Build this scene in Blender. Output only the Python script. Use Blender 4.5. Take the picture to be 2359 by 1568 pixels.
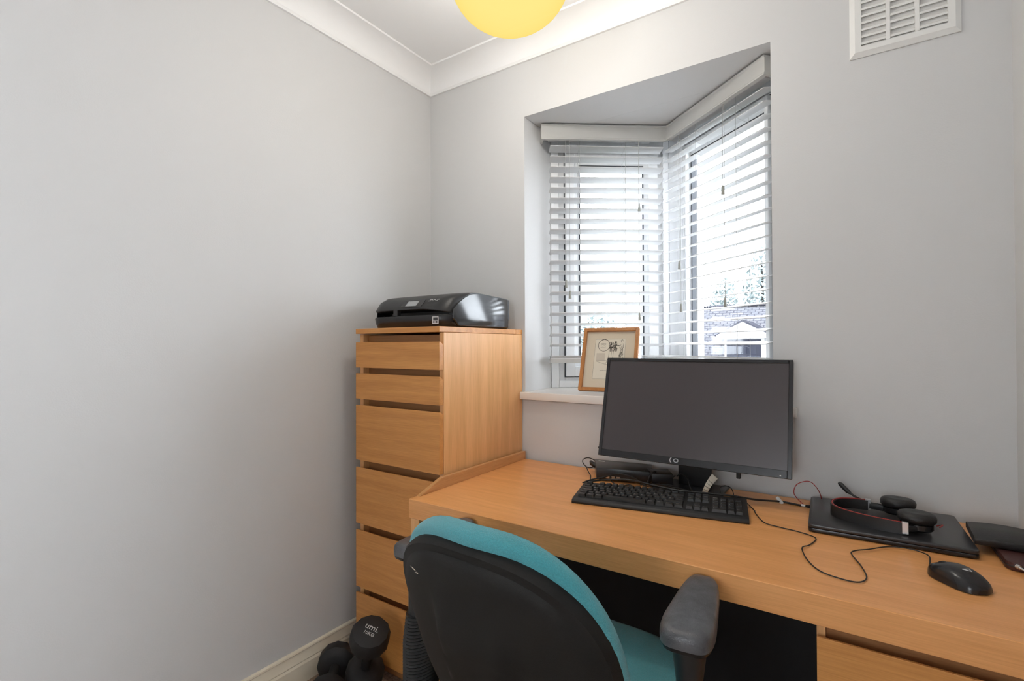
import bpy, bmesh, math, random
from mathutils import Vector, Matrix
random.seed(7)
for o in list(bpy.data.objects): bpy.data.objects.remove(o)
SC = bpy.context.scene
COL = SC.collection
PI = math.pi
R = math.radians

# ------------------------------------------------------------------ camera
cam = bpy.data.cameras.new('camera')
cam.sensor_width = 36.0
cam.lens = 1149.24 * 36.0 / 2359.0
cam.clip_start = 0.02; cam.clip_end = 200
cam_o = bpy.data.objects.new('camera', cam); COL.objects.link(cam_o)
yaw, pitch, roll = R(33.814), R(0.543), R(-0.22)
f_ = Vector((-math.sin(yaw)*math.cos(pitch), math.cos(yaw)*math.cos(pitch), math.sin(pitch)))
r_ = Vector((math.cos(yaw), math.sin(yaw), 0)); u_ = r_.cross(f_)
r2 = r_*math.cos(roll) + u_*math.sin(roll); u2 = r2.cross(f_)
M = Matrix((r2, u2, -f_)).transposed().to_4x4()
M.translation = Vector((1.5458, -1.6555, 1.1693))
cam_o.matrix_world = M
SC.camera = cam_o

# ------------------------------------------------------------------ sky and exposure
SKY = 9.5
LAMP = 53.0
w = bpy.data.worlds.new('sky'); SC.world = w; w.use_nodes = True
bg = w.node_tree.nodes['Background']
bg.inputs[0].default_value = (0.90, 0.95, 1.0, 1); bg.inputs[1].default_value = SKY
vs = SC.view_settings
vs.view_transform = 'Standard'; vs.look = 'None'; vs.exposure = 0.5; vs.gamma = 1.0
vs.use_curve_mapping = False

# ------------------------------------------------------------------ materials
def new_mat(name):
    m = bpy.data.materials.new(name); m.use_nodes = True
    nt = m.node_tree; b = nt.nodes['Principled BSDF']
    return m, nt, b
def plain(name, col, rough=0.5, metal=0.0, spec=0.5, bump=0.0, bscale=200.0, var=0.0, vscale=6.0, sheen=0.0, coat=0.0):
    m, nt, b = new_mat(name)
    b.inputs['Base Color'].default_value = (*col, 1); b.inputs['Roughness'].default_value = rough
    b.inputs['Metallic'].default_value = metal; b.inputs['Specular IOR Level'].default_value = spec
    if sheen: b.inputs['Sheen Weight'].default_value = sheen
    if coat: b.inputs['Coat Weight'].default_value = coat
    tc = nt.nodes.new('ShaderNodeTexCoord')
    if bump:
        n = nt.nodes.new('ShaderNodeTexNoise'); n.inputs['Scale'].default_value = bscale; n.inputs['Detail'].default_value = 3
        bp = nt.nodes.new('ShaderNodeBump'); bp.inputs['Strength'].default_value = bump; bp.inputs['Distance'].default_value = 0.002
        nt.links.new(tc.outputs['Object'], n.inputs['Vector']); nt.links.new(n.outputs['Fac'], bp.inputs['Height'])
        nt.links.new(bp.outputs['Normal'], b.inputs['Normal'])
    if var:
        n2 = nt.nodes.new('ShaderNodeTexNoise'); n2.inputs['Scale'].default_value = vscale; n2.inputs['Detail'].default_value = 4
        cr = nt.nodes.new('ShaderNodeValToRGB')
        cr.color_ramp.elements[0].color = tuple(c*(1-var) for c in col) + (1,)
        cr.color_ramp.elements[1].color = tuple(min(1, c*(1+var)) for c in col) + (1,)
        cr.color_ramp.elements[0].position = .3; cr.color_ramp.elements[1].position = .7
        nt.links.new(tc.outputs['Object'], n2.inputs['Vector']); nt.links.new(n2.outputs['Fac'], cr.inputs['Fac'])
        nt.links.new(cr.outputs['Color'], b.inputs['Base Color'])
    return m
def wood(name, axis, dark, light, rough=0.38, k=1.0):
    """oak veneer: streaks drawn out along the given axis"""
    m, nt, b = new_mat(name); L = nt.links.new
    tc = nt.nodes.new('ShaderNodeTexCoord'); mp = nt.nodes.new('ShaderNodeMapping')
    s = [26.0*k]*3; s['XYZ'.index(axis)] = 1.1*k; mp.inputs['Scale'].default_value = s
    L(tc.outputs['Object'], mp.inputs['Vector'])
    n1 = nt.nodes.new('ShaderNodeTexNoise'); n1.inputs['Scale'].default_value = 1.6; n1.inputs['Detail'].default_value = 5; n1.inputs['Distortion'].default_value = .5
    L(mp.outputs['Vector'], n1.inputs['Vector'])
    mp2 = nt.nodes.new('ShaderNodeMapping'); s2 = [420.0]*3; s2['XYZ'.index(axis)] = 14.0; mp2.inputs['Scale'].default_value = s2
    L(tc.outputs['Object'], mp2.inputs['Vector'])
    n2 = nt.nodes.new('ShaderNodeTexNoise'); n2.inputs['Scale'].default_value = 1.0; n2.inputs['Detail'].default_value = 2
    L(mp2.outputs['Vector'], n2.inputs['Vector'])
    mix = nt.nodes.new('ShaderNodeMix'); mix.data_type = 'FLOAT'; mix.inputs['Factor'].default_value = .42
    L(n1.outputs['Fac'], mix.inputs['A']); L(n2.outputs['Fac'], mix.inputs['B'])
    cr = nt.nodes.new('ShaderNodeValToRGB')
    cr.color_ramp.elements[0].position = .34; cr.color_ramp.elements[1].position = .66
    cr.color_ramp.elements[0].color = (*dark, 1); cr.color_ramp.elements[1].color = (*light, 1)
    L(mix.outputs['Result'], cr.inputs['Fac']); L(cr.outputs['Color'], b.inputs['Base Color'])
    b.inputs['Roughness'].default_value = rough
    bp = nt.nodes.new('ShaderNodeBump'); bp.inputs['Strength'].default_value = .12; bp.inputs['Distance'].default_value = .0008
    L(n2.outputs['Fac'], bp.inputs['Height']); L(bp.outputs['Normal'], b.inputs['Normal'])
    return m
M_WALL = plain('grey wall paint', (.655, .653, .652), .62, bump=.12, bscale=260, spec=.35)
M_CEIL = plain('white ceiling paint', (.91, .91, .91), .8)
M_TRIM = plain('cream gloss paint', (.86, .79, .64), .35)
M_SILL = plain('white gloss sill paint', (.82, .80, .77), .22)
M_PVC = plain('white window plastic', (.84, .85, .86), .28)
M_GASK = plain('dark rubber gasket', (.03, .035, .045), .5)
M_SLAT = plain('white painted slat', (.68, .68, .685), .4)
M_VAL = plain('off-white valance', (.52, .515, .495), .45)
M_CORDM = plain('pale grey cord', (.42, .42, .41), .7)
M_TASS = plain('grey tassel', (.30, .30, .27), .5)
OD, OL = (.58, .24, .060), (.76, .355, .105)
M_WX = wood('oak veneer lengthwise', 'X', OD, OL)
M_WZ = wood('oak veneer upright lit tone', 'Z', (.74, .38, .14), (.92, .51, .22))  # same oak as the drawer fronts, lightened to carry the sides' lit brightness
M_WT = wood('oak veneer desk top lit tone', 'X', (.75, .325, .10), (.92, .445, .165), .33)  # same oak again, the top's lit brightness put into the colour
M_WY = wood('oak veneer crosswise', 'Y', (.56, .27, .095), (.72, .38, .155))
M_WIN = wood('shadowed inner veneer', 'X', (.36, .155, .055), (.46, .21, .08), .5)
M_FRAMEW = wood('cherry frame wood', 'Z', (.40, .15, .035), (.52, .22, .06), .35)
M_BLK = plain('matt black plastic', (.016, .016, .017), .42, bump=.08, bscale=900)
M_BLKS = plain('satin black plastic', (.014, .014, .016), .25)
M_GLOSS = plain('glossy black plastic', (.02, .021, .024), .16, spec=.9)
M_BLKG = plain('black brushed lid', (.026, .026, .028), .30, bump=.05, bscale=600)
M_SCREEN = plain('dark monitor glass', (.048, .038, .041), .30, spec=.6)
M_LCD = plain('grey printer display', (.34, .35, .36), .3)
M_KEY = plain('black key cap', (.022, .021, .021), .40)
M_PRINT = plain('pale grey print', (.62, .62, .62), .5)
M_WHITE = plain('white label', (.82, .82, .80), .5)
M_PAPER = plain('cream paper', (.72, .66, .55), .8)
M_MAT = plain('cream mount board', (.66, .57, .44), .85)
M_INK = plain('brown black ink', (.05, .04, .03), .7)
M_WASH = plain('grey wash', (.58, .52, .43), .8)
M_CAB = plain('black cable', (.012, .012, .012), .4)
M_RED = plain('red cable', (.42, .035, .03), .45)
M_STEEL = plain('brushed silver', (.62, .62, .63), .28, metal=1.0)
M_TEAL = plain('teal wool upholstery', (.085, .40, .455), .95, spec=.1, bump=.9, bscale=950, var=.12, vscale=420, sheen=.45)
M_SHELL = plain('scuffed black back shell', (.011, .0105, .010), .6, spec=.3, bump=.25, bscale=1100, var=.25, vscale=9)
M_ARM = plain('worn black arm pad', (.085, .085, .092), .33, bump=.35, bscale=380, var=.35, vscale=45)
M_DARK = plain('black kneehole shade', (.010, .010, .012), .7)  # deep shade under the desk put into a colour
M_NEO = plain('black neoprene', (.012, .012, .013), .62, bump=.1, bscale=500)
M_LEATH = plain('black leather', (.016, .015, .015), .45, bump=.3, bscale=300)
M_BROWN = plain('dark oxblood leather', (.055, .016, .014), .45, bump=.3, bscale=300)
M_VENT = plain('white vent plastic', (.80, .80, .78), .35)
M_CARPET = plain('brown carpet', (.34, .24, .175), .95, bump=1.0, bscale=420, var=.45, vscale=160)
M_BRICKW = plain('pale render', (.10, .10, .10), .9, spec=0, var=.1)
M_LEAFM = plain('pale leaves', (.19, .225, .225), .9, spec=0, var=.3, vscale=3)
M_BARK = plain('bark', (.03, .028, .026), .9, spec=0)
M_GRASS = plain('ground', (.05, .055, .045), .95, spec=0, var=.2)
M_HWHITE = plain('white house paint', (.30, .305, .31), .7, spec=0)
M_HGLASS = plain('dark house window', (.016, .017, .024), .6, spec=0)

def glass_mat():
    m = bpy.data.materials.new('window glass'); m.use_nodes = True; nt = m.node_tree
    nt.nodes.remove(nt.nodes['Principled BSDF']); out = nt.nodes['Material Output']
    t = nt.nodes.new('ShaderNodeBsdfTransparent'); t.inputs[0].default_value = (.955, .965, .975, 1)
    g = nt.nodes.new('ShaderNodeBsdfGlossy'); g.inputs['Roughness'].default_value = .01
    lw = nt.nodes.new('ShaderNodeLayerWeight'); lw.inputs[0].default_value = .5
    pw = nt.nodes.new('ShaderNodeMath'); pw.operation = 'POWER'; pw.inputs[1].default_value = 4.0
    fr = nt.nodes.new('ShaderNodeMath'); fr.operation = 'MULTIPLY_ADD'; fr.inputs[1].default_value = .5; fr.inputs[2].default_value = .03
    nt.links.new(lw.outputs['Facing'], pw.inputs[0]); nt.links.new(pw.outputs[0], fr.inputs[0])
    mx = nt.nodes.new('ShaderNodeMixShader'); L = nt.links.new
    L(fr.outputs[0], mx.inputs[0]); L(t.outputs[0], mx.inputs[1]); L(g.outputs[0], mx.inputs[2]); L(mx.outputs[0], out.inputs[0])
    return m
M_GLASS = glass_mat()
def shade_mat():
    """yellow opal glass round a lit bulb: glows, and lets part of the bulb's light straight through"""
    m = bpy.data.materials.new('lit yellow glass'); m.use_nodes = True; nt = m.node_tree
    nt.nodes.remove(nt.nodes['Principled BSDF']); out = nt.nodes['Material Output']
    t = nt.nodes.new('ShaderNodeBsdfTransparent'); t.inputs[0].default_value = (1, .985, .96, 1)
    e = nt.nodes.new('ShaderNodeEmission'); e.inputs[1].default_value = .74
    lw = nt.nodes.new('ShaderNodeLayerWeight'); lw.inputs[0].default_value = .35
    cr = nt.nodes.new('ShaderNodeValToRGB')
    cr.color_ramp.elements[0].color = (1.0, .80, .25, 1); cr.color_ramp.elements[1].color = (1.0, .72, .18, 1)
    cr.color_ramp.elements[0].position = .2; cr.color_ramp.elements[1].position = .9
    mx = nt.nodes.new('ShaderNodeMixShader'); mx.inputs[0].default_value = .88; L = nt.links.new
    L(lw.outputs['Facing'], cr.inputs[0]); L(cr.outputs[0], e.inputs[0])
    L(t.outputs[0], mx.inputs[1]); L(e.outputs[0], mx.inputs[2]); L(mx.outputs[0], out.inputs[0])
    return m
M_SHADE = shade_mat()
def roof_mat():
    m, nt, b = new_mat('grey roof tiles'); L = nt.links.new
    tc = nt.nodes.new('ShaderNodeTexCoord'); br = nt.nodes.new('ShaderNodeTexBrick')
    br.inputs['Scale'].default_value = 1.0; br.inputs['Brick Width'].default_value = .20; br.inputs['Row Height'].default_value = .115
    br.inputs['Mortar Size'].default_value = .014; br.inputs['Bias'].default_value = 0
    br.inputs['Color1'].default_value = (.068, .070, .079, 1); br.inputs['Color2'].default_value = (.085, .083, .088, 1); br.inputs['Mortar'].default_value = (.030, .030, .038, 1)
    L(tc.outputs['UV'], br.inputs['Vector']); L(br.outputs['Color'], b.inputs['Base Color'])
    b.inputs['Roughness'].default_value = .9; b.inputs['Specular IOR Level'].default_value = 0
    return m
M_ROOF = roof_mat()

# ------------------------------------------------------------------ mesh helpers
class MB:
    def __init__(s): s.v = []; s.f = []
    def add(s, vs, fs):
        n = len(s.v); s.v += [tuple(v) for v in vs]; s.f += [tuple(i+n for i in f) for f in fs]; return s
    def bm_add(s, bm, mat=None):
        bm.verts.index_update()
        s.add([(mat @ v.co if mat else v.co) for v in bm.verts], [[v.index for v in f.verts] for f in bm.faces]); bm.free(); return s
    def box(s, x0, x1, y0, y1, z0, z1, bev=0.0, seg=1, mat=None):
        bm = bmesh.new(); bmesh.ops.create_cube(bm, size=1)
        for v in bm.verts: v.co = Vector(((x0+x1)/2 + v.co.x*(x1-x0), (y0+y1)/2 + v.co.y*(y1-y0), (z0+z1)/2 + v.co.z*(z1-z0)))
        if bev: bmesh.ops.bevel(bm, geom=bm.edges[:], offset=bev, segments=seg, affect='EDGES', profile=.5)
        return s.bm_add(bm, mat)
    def prism(s, poly, a0, a1, axis='Z', bev=0.0, seg=1, mat=None):
        """extrude a 2-D polygon along an axis; the polygon holds the two other coordinates in XYZ order"""
        def P(p, a):
            if axis == 'Z': return Vector((p[0], p[1], a))
            if axis == 'X': return Vector((a, p[0], p[1]))
            return Vector((p[0], a, p[1]))
        bm = bmesh.new(); n = len(poly)
        lo = [bm.verts.new(P(p, a0)) for p in poly]; hi = [bm.verts.new(P(p, a1)) for p in poly]
        bm.faces.new(lo); bm.faces.new(hi)
        for i in range(n): bm.faces.new((lo[i], lo[(i+1) % n], hi[(i+1) % n], hi[i]))
        bmesh.ops.recalc_face_normals(bm, faces=bm.faces[:])
        if bev: bmesh.ops.bevel(bm, geom=bm.edges[:], offset=bev, segments=seg, affect='EDGES', profile=.5)
        return s.bm_add(bm, mat)
    def obox(s, P, d, n, s0, s1, o0, o1, z0, z1, bev=0.0):
        q = [(P[0]+d[0]*a+n[0]*b, P[1]+d[1]*a+n[1]*b) for a, b in ((s0, o0), (s1, o0), (s1, o1), (s0, o1))]
        return s.prism(q, z0, z1, bev=bev)
    def tube(s, pts, r, n=8, smooth=0, flat=1.0):
        pts = [Vector(p) for p in pts]
        if smooth: pts = catmull(pts, smooth)
        rr = r if isinstance(r, (list, tuple)) else [r]*len(pts)
        if len(rr) != len(pts): rr = [rr[int(i*(len(rr)-1)/(len(pts)-1)+.5)] for i in range(len(pts))]
        vs, fs = [], []; up = None
        for i, p in enumerate(pts):
            t = (pts[min(i+1, len(pts)-1)] - pts[max(i-1, 0)])
            t = t.normalized() if t.length > 1e-9 else Vector((0, 0, 1))
            if up is None: up = Vector((0, 0, 1)) if abs(t.z) < .9 else Vector((1, 0, 0))
            a = up - t*up.dot(t); a = a.normalized() if a.length > 1e-6 else t.orthogonal().normalized(); up = a
            b = t.cross(a)
            for k in range(n):
                c = 2*PI*k/n; vs.append(p + a*(math.cos(c)*rr[i]*flat) + b*(math.sin(c)*rr[i]))
        for i in range(len(pts)-1):
            for k in range(n): fs.append((i*n+k, i*n+(k+1) % n, (i+1)*n+(k+1) % n, (i+1)*n+k))
        fs.append(tuple(range(n))[::-1]); m = (len(pts)-1)*n; fs.append(tuple(range(m, m+n)))
        return s.add(vs, fs)
    def lathe(s, prof, n=24, mat=None, sx=1.0, sy=1.0):
        """turn (radius, z) pairs about Z; radius 0 closes the end"""
        vs, fs, rows = [], [], []
        for r, z in prof:
            if r < 1e-7: rows.append([len(vs)]); vs.append(Vector((0, 0, z)))
            else:
                rows.append(list(range(len(vs), len(vs)+n)))
                vs += [Vector((r*math.cos(2*PI*k/n)*sx, r*math.sin(2*PI*k/n)*sy, z)) for k in range(n)]
        for a, b in zip(rows, rows[1:]):
            for k in range(n):
                k2 = (k+1) % n
                if len(a) == 1 and len(b) == 1: continue
                if len(a) == 1: fs.append((a[0], b[k2], b[k]))
                elif len(b) == 1: fs.append((a[k], a[k2], b[0]))
                else: fs.append((a[k], a[k2], b[k2], b[k]))
        if mat: vs = [mat @ v for v in vs]
        return s.add(vs, fs)
    def loft(s, rows, close=False, caps=False):
        n = len(rows[0]); vs = [p for r in rows for p in r]; fs = []
        for i in range(len(rows)-1):
            for k in range(n if close else n-1): fs.append((i*n+k, i*n+(k+1) % n, (i+1)*n+(k+1) % n, (i+1)*n+k))
        if caps: fs.append(tuple(range(n))[::-1]); m = (len(rows)-1)*n; fs.append(tuple(range(m, m+n)))
        return s.add(vs, fs)
    def build(s, name, mat, parent=None, smooth=False, ang=40):
        me = bpy.data.meshes.new(name); me.from_pydata([tuple(v) for v in s.v], [], s.f); me.validate()
        bm = bmesh.new(); bm.from_mesh(me); bmesh.ops.recalc_face_normals(bm, faces=bm.faces[:])
        if smooth:
            for f in bm.faces: f.smooth = True
            for e in bm.edges:
                if len(e.link_faces) == 2 and e.calc_face_angle(0) > R(ang): e.smooth = False
        bm.to_mesh(me); bm.free()
        o = bpy.data.objects.new(name, me); COL.objects.link(o)
        if mat: me.materials.append(mat)
        if parent: o.parent = parent
        return o
def catmull(pts, k=6):
    out = []; P = [pts[0]] + list(pts) + [pts[-1]]
    for i in range(1, len(P)-2):
        a, b, c, d = P[i-1], P[i], P[i+1], P[i+2]
        for j in range(k):
            t = j/k
            out.append(.5*((2*b) + (c-a)*t + (2*a-5*b+4*c-d)*t*t + (3*b-a-3*c+d)*t**3))
    out.append(pts[-1]); return out
def thing(name, label, cat, loc=(0, 0, 0), rotz=0.0, group=None):
    o = bpy.data.objects.new(name, None); COL.objects.link(o); o.empty_display_size = .05
    o.location = loc; o.rotation_euler = (0, 0, rotz); o['label'] = label; o['category'] = cat
    if group: o['group'] = group
    return o
def tag(o, label, cat, group=None):
    o['label'] = label; o['category'] = cat
    if group: o['group'] = group
    return o
def struct(o, label=None):
    o['kind'] = 'structure'
    if label: o['label'] = label
    return o
def text(body, size, mat4, name, mat, parent, ext=.0004, sx=1.0):
    cu = bpy.data.curves.new(name, 'FONT'); cu.body = body; cu.size = size; cu.extrude = ext; cu.align_x = 'CENTER'; cu.align_y = 'CENTER'
    cu.resolution_u = 3
    t = bpy.data.objects.new(name, cu); COL.objects.link(t); bpy.context.view_layer.update()
    me = bpy.data.meshes.new_from_object(t.evaluated_get(bpy.context.evaluated_depsgraph_get()))
    bpy.data.objects.remove(t); bpy.data.curves.remove(cu)
    me.transform(mat4 @ Matrix.Diagonal((sx, 1, 1, 1)))
    me.name = name; me.materials.clear(); me.materials.append(mat)
    o = bpy.data.objects.new(name, me); COL.objects.link(o); o.parent = parent
    return o
def frame_mat(origin, xdir, ydir):
    x = Vector(xdir).normalized(); y = Vector(ydir); y = (y - x*y.dot(x)).normalized(); z = x.cross(y)
    m = Matrix((x, y, z)).transposed().to_4x4(); m.translation = Vector(origin); return m

# ------------------------------------------------------------------ room shell
FL = 0.035                      # carpet level
CZ = 2.365                      # ceiling
XR, YB = 1.882, -2.55
WX0, WX1, WZ0, WZ1 = 0.499, 1.366, 0.955, 2.069
T = 0.20                        # window wall thickness
struct(MB().box(-.15, XR+.15, YB-.15, T, FL-.2, FL).build('floor', M_CARPET), 'brown carpeted floor')
struct(MB().box(-.15, XR+.15, YB-.15, T, CZ, CZ+.15).build('ceiling', M_CEIL), 'plain white ceiling')
struct(MB().box(-.15, 0, YB-.15, T, FL, CZ).build('wall_left', M_WALL), 'plain grey wall left of the drawers')
DY0, DY1, DOZ = -2.45, -1.70, 2.05     # unseen opening added in the right wall to let in fill light
LWY0, LWY1, LWZ0, LWZ1 = -2.70, -1.40, .60, 1.85
LVX0, LVX1, LVZ0, LVZ1 = 1.02, 1.58, .90, 1.72
wr = MB(); wr.box(XR, XR+.15, YB-.15, DY0, FL, CZ); wr.box(XR, XR+.15, DY1, T, FL, CZ); wr.box(XR, XR+.15, DY0, DY1, DOZ, CZ)
struct(wr.build('wall_right', M_WALL), 'grey wall at the right end of the desk')
FX0, FX1 = .90, 1.65                    # second opening added for fill light, straight behind the viewer
wf = MB(); wf.box(0, FX0, YB-.15, YB, FL, CZ); wf.box(FX1, XR, YB-.15, YB, FL, CZ); wf.box(FX0, FX1, YB-.15, YB, DOZ, CZ)
struct(wf.build('wall_front', M_WALL), 'grey wall behind the viewer, with an opening added for fill light')
# unseen L-shaped landing added behind the viewer; two sky openings bring fill light
LX0, LX1, LY0, LY1, LB = XR+.15, XR+1.25, YB-1.30, -1.2, YB-.15
lw_ = MB()
lw_.box(LX0, LX1, LY1, LY1+.1, FL, CZ); lw_.box(.2, .3, LY0-.1, LB, FL, CZ)                       # end walls
lw_.box(LX1, LX1+.1, LY0-.1, LWY0, FL, CZ); lw_.box(LX1, LX1+.1, LWY1, LY1+.1, FL, CZ); lw_.box(LX1, LX1+.1, LWY0, LWY1, FL, LWZ0); lw_.box(LX1, LX1+.1, LWY0, LWY1, LWZ1, CZ)
lw_.box(.2, LVX0, LY0-.1, LY0, FL, CZ); lw_.box(LVX1, LX1+.1, LY0-.1, LY0, FL, CZ); lw_.box(LVX0, LVX1, LY0-.1, LY0, FL, LVZ0); lw_.box(LVX0, LVX1, LY0-.1, LY0, LVZ1, CZ)
struct(lw_.build('wall_fill_landing', M_CEIL), 'unseen white landing walls added behind the viewer, with openings for fill light')
lf = MB(); lf.box(LX0, LX1+.1, LY0-.1, LY1+.1, FL-.2, FL); lf.box(.2, LX0, LY0-.1, LB, FL-.2, FL)
struct(lf.build('floor_fill_landing', M_CARPET), 'carpet of the added landing')
lc = MB(); lc.box(LX0, LX1+.1, LY0-.1, LY1+.1, CZ, CZ+.15); lc.box(.2, LX0, LY0-.1, LB, CZ, CZ+.15)
struct(lc.build('ceiling_fill_landing', M_CEIL), 'ceiling of the added landing')
wm = MB()
wm.box(0, WX0, 0, T, FL, CZ); wm.box(WX1, XR, 0, T, FL, CZ); wm.box(WX0, WX1, 0, T, FL, WZ0); wm.box(WX0, WX1, 0, T, WZ1, CZ)
struct(wm.build('wall_back', M_WALL), 'grey wall with the projecting corner window')

# cornice: concave cove with small lips
def cove():
    p = [(0, 2.284), (.008, 2.284), (.010, 2.290)]
    for i in range(9):
        a = i/8*PI/2; p.append((.012 + .074*(1-math.cos(a)), 2.293 + .066*math.sin(a)))
    p += [(.090, 2.359), (.092, CZ), (0, CZ)]; return p
def cornice(name, P0, P1, n0, n1, label):
    rows = [[Vector((P[0]+n[0]*d, P[1]+n[1]*d, z)) for d, z in cove()] for P, n in ((P0, n0), (P1, n1))]
    return struct(MB().loft(rows, close=True, caps=True).build(name, M_CEIL, smooth=True, ang=25), label)
cornice('trim_1', (0, 0), (XR, 0), (1, -1), (-1, -1), 'white cove along the window wall')
cornice('trim_2', (0, YB), (0, 0), (1, 1), (1, -1), 'white cove along the left wall')
cornice('trim_3', (XR, 0), (XR, YB), (-1, -1), (-1, 1), 'white cove along the right wall')
cornice('trim_4', (XR, YB), (0, YB), (-1, 1), (1, 1), 'white cove behind the viewer')
# moulded skirting
SK = [(0, FL), (.018, FL), (.018, .098), (.0135, .105), (.0155, .109), (.0145, .113), (.009, .128), (.0085, .137), (.011, .140), (.010, .145), (.004, .1475), (0, .1475)]
def skirting(name, P0, P1, n0, n1, label):
    rows = [[Vector((P[0]+n[0]*d, P[1]+n[1]*d, z)) for d, z in SK] for P, n in ((P0, n0), (P1, n1))]
    return struct(MB().loft(rows, close=True, caps=True).build(name, M_TRIM, smooth=True, ang=25), label)
skirting('baseboard_left', (0, YB), (0, 0), (1, 1), (1, -1), 'cream moulded skirting board on the left wall')
skirting('baseboard_right', (XR, 0), (XR, YB), (-1, -1), (-1, 1), 'cream skirting on the right wall')
skirting('baseboard_back', (0, 0), (XR, 0), (1, -1), (-1, -1), 'cream skirting under the desk')

# ------------------------------------------------------------------ projecting corner window
V2 = lambda a: Vector((a[0], a[1]))
A, B, D = V2((.525, .082)), V2((.940, .392)), V2((1.320, .076))
dL = (B-A).normalized(); nL = V2((-dL.y, dL.x)); dR = (B-D).normalized(); nR = V2((dR.y, -dR.x))
FO = .125
def cross(P, d, Q, e):
    det = d.x*(-e.y) - d.y*(-e.x); b = Q-P
    t = (b.x*(-e.y) - b.y*(-e.x))/det; return P + d*t
PL, PR = A+nL*FO, D+nR*FO
APX = cross(PL, dL, PR, dR)
sApL = (APX-PL).dot(dL); sApR = (APX-PR).dot(dR)
jL = PL + dL*((WX0-.006-PL.x)/dL.x); jR = PR + dR*((WX1-PR.x)/dR.x)
PLo, PRo = A+nL*(FO+.09), D+nR*(FO+.09); APXo = cross(PLo, dL, PRo, dR)
oL = PLo + dL*((WX0-.05-PLo.x)/dL.x); oR = PRo + dR*((WX1+.05-PRo.x)/dR.x)
def poly(front=0.0): return [(WX0, front), (WX1, front), tuple(oR), tuple(APXo), tuple(oL)]
# soffit and spandrel of the bay, jamb returns
b = MB().prism(poly(T+.0005), WZ1, WZ1+.12)
struct(b.build('ceiling_bay', M_WALL), 'grey soffit over the corner window')
b = MB().prism(poly(T+.0005), .60, WZ0+.002)
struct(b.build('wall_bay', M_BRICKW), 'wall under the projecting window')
b = MB()
b.prism([(WX0-.12, T-.002), (WX0, T-.002), tuple(jL + V2((.004, .0))), tuple(oL), (WX0-.12, oL.y)], .60, WZ1+.12)
b.prism([(WX1, T-.002), (WX1+.12, T-.002), (WX1+.12, oR.y), tuple(oR), tuple(jR - V2((.002, .0)))], .60, WZ1+.12)
struct(b.build('wall_jamb', M_WALL), 'grey jambs of the corner window')
SZ = .988
b = MB().prism([(.4885, -.026), (1.428, -.026), (1.428, 0), (WX1, 0), (WX1, .19), tuple(jR), tuple(APX), tuple(jL), (WX0, .19), (WX0, 0), (.4885, 0)], WZ0+.004, SZ, bev=.003, seg=2)
struct(b.build('trim_5', M_SILL, smooth=True), 'white painted window sill board above the desk')
# corner post
b = MB()
w2 = .046
b.prism([tuple(PL+dL*(sApL-w2)-nL*.012), tuple(APX-(nL+nR)*.010), tuple(PR+dR*(sApR-w2)-nR*.012), tuple(PRo+dR*(sApR-w2)), tuple(APXo), tuple(PLo+dL*(sApL-w2))], SZ, WZ1)
struct(b.build('trim_6', M_PVC), 'white corner post between the two panes')

def make_window(name, P, d, n, s0, s1, g0, g1, gz0, gz1, label):
    """outer frame, opening sash with bevelled beads, gasket and pane; s runs along the pane, offsets run outwards"""
    root = thing(name, label, 'window', (0, 0, 0)); root['kind'] = 'structure'; del root['category']
    def ring(m, a0, a1, za, zb, wl, wr, wb, wt, o0, o1, bev=0.0):
        m.obox(P, d, n, a0, a0+wl, o0, o1, za, zb, bev); m.obox(P, d, n, a1-wr, a1, o0, o1, za, zb, bev)
        m.obox(P, d, n, a0+wl, a1-wr, o0, o1, za, za+wb, bev); m.obox(P, d, n, a0+wl, a1-wr, o0, o1, zb-wt, zb, bev)
    fl = (g0-s0)*.48; fr = (s1-g1)*.45
    m = MB(); ring(m, s0, s1, SZ, WZ1, fl*.55, fr*.55, .030, .050, -.012, .065, .0015); ring(m, s0, s1, SZ, WZ1, fl, fr, .045, .06, .004, .065, .0015)
    m.build('outer_frame', M_PVC, root)
    a0, a1, za, zb = s0+fl+.002, s1-fr-.002, SZ+.047, WZ1-.062
    m = MB(); ring(m, a0, a1, za, zb, (g0-a0)*.62, (a1-g1)*.62, (gz0-za)*.62, (zb-gz1)*.62, -.016, .06, .0015)
    ring(m, a0, a1, za, zb, (g0-a0), (a1-g1), (gz0-za), (zb-gz1), .008, .05, .0015)
    m.build('sash', M_PVC, root)
    m = MB(); ring(m, g0-.001, g1+.001, gz0-.001, gz1+.001, .006, .006, .006, .006, .0045, .03)
    m.build('gasket', M_GASK, root)
    m = MB(); ring(m, a0-.004, a1+.004, za-.004, zb+.004, .0035, .0035, .0035, .0035, -.002, .03)
    m.build('sash_seal', M_GASK, root)
    m = MB().obox(P, d, n, g0, g1, .020, .024, gz0, gz1); m.build('glass_pane', M_GLASS, root)
    return root
make_window('window_1', PL, dL, nL, (jL-PL).dot(dL)+.002, sApL-w2-.001, .180, .462, 1.105, 1.945, 'white framed left pane of the corner window')
make_window('window_2', PR, dR, nR, (jR-PR).dot(dR)+.002, sApR-w2-.001, .100, .512, 1.105, 1.965, 'white framed right pane of the corner window')

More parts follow.
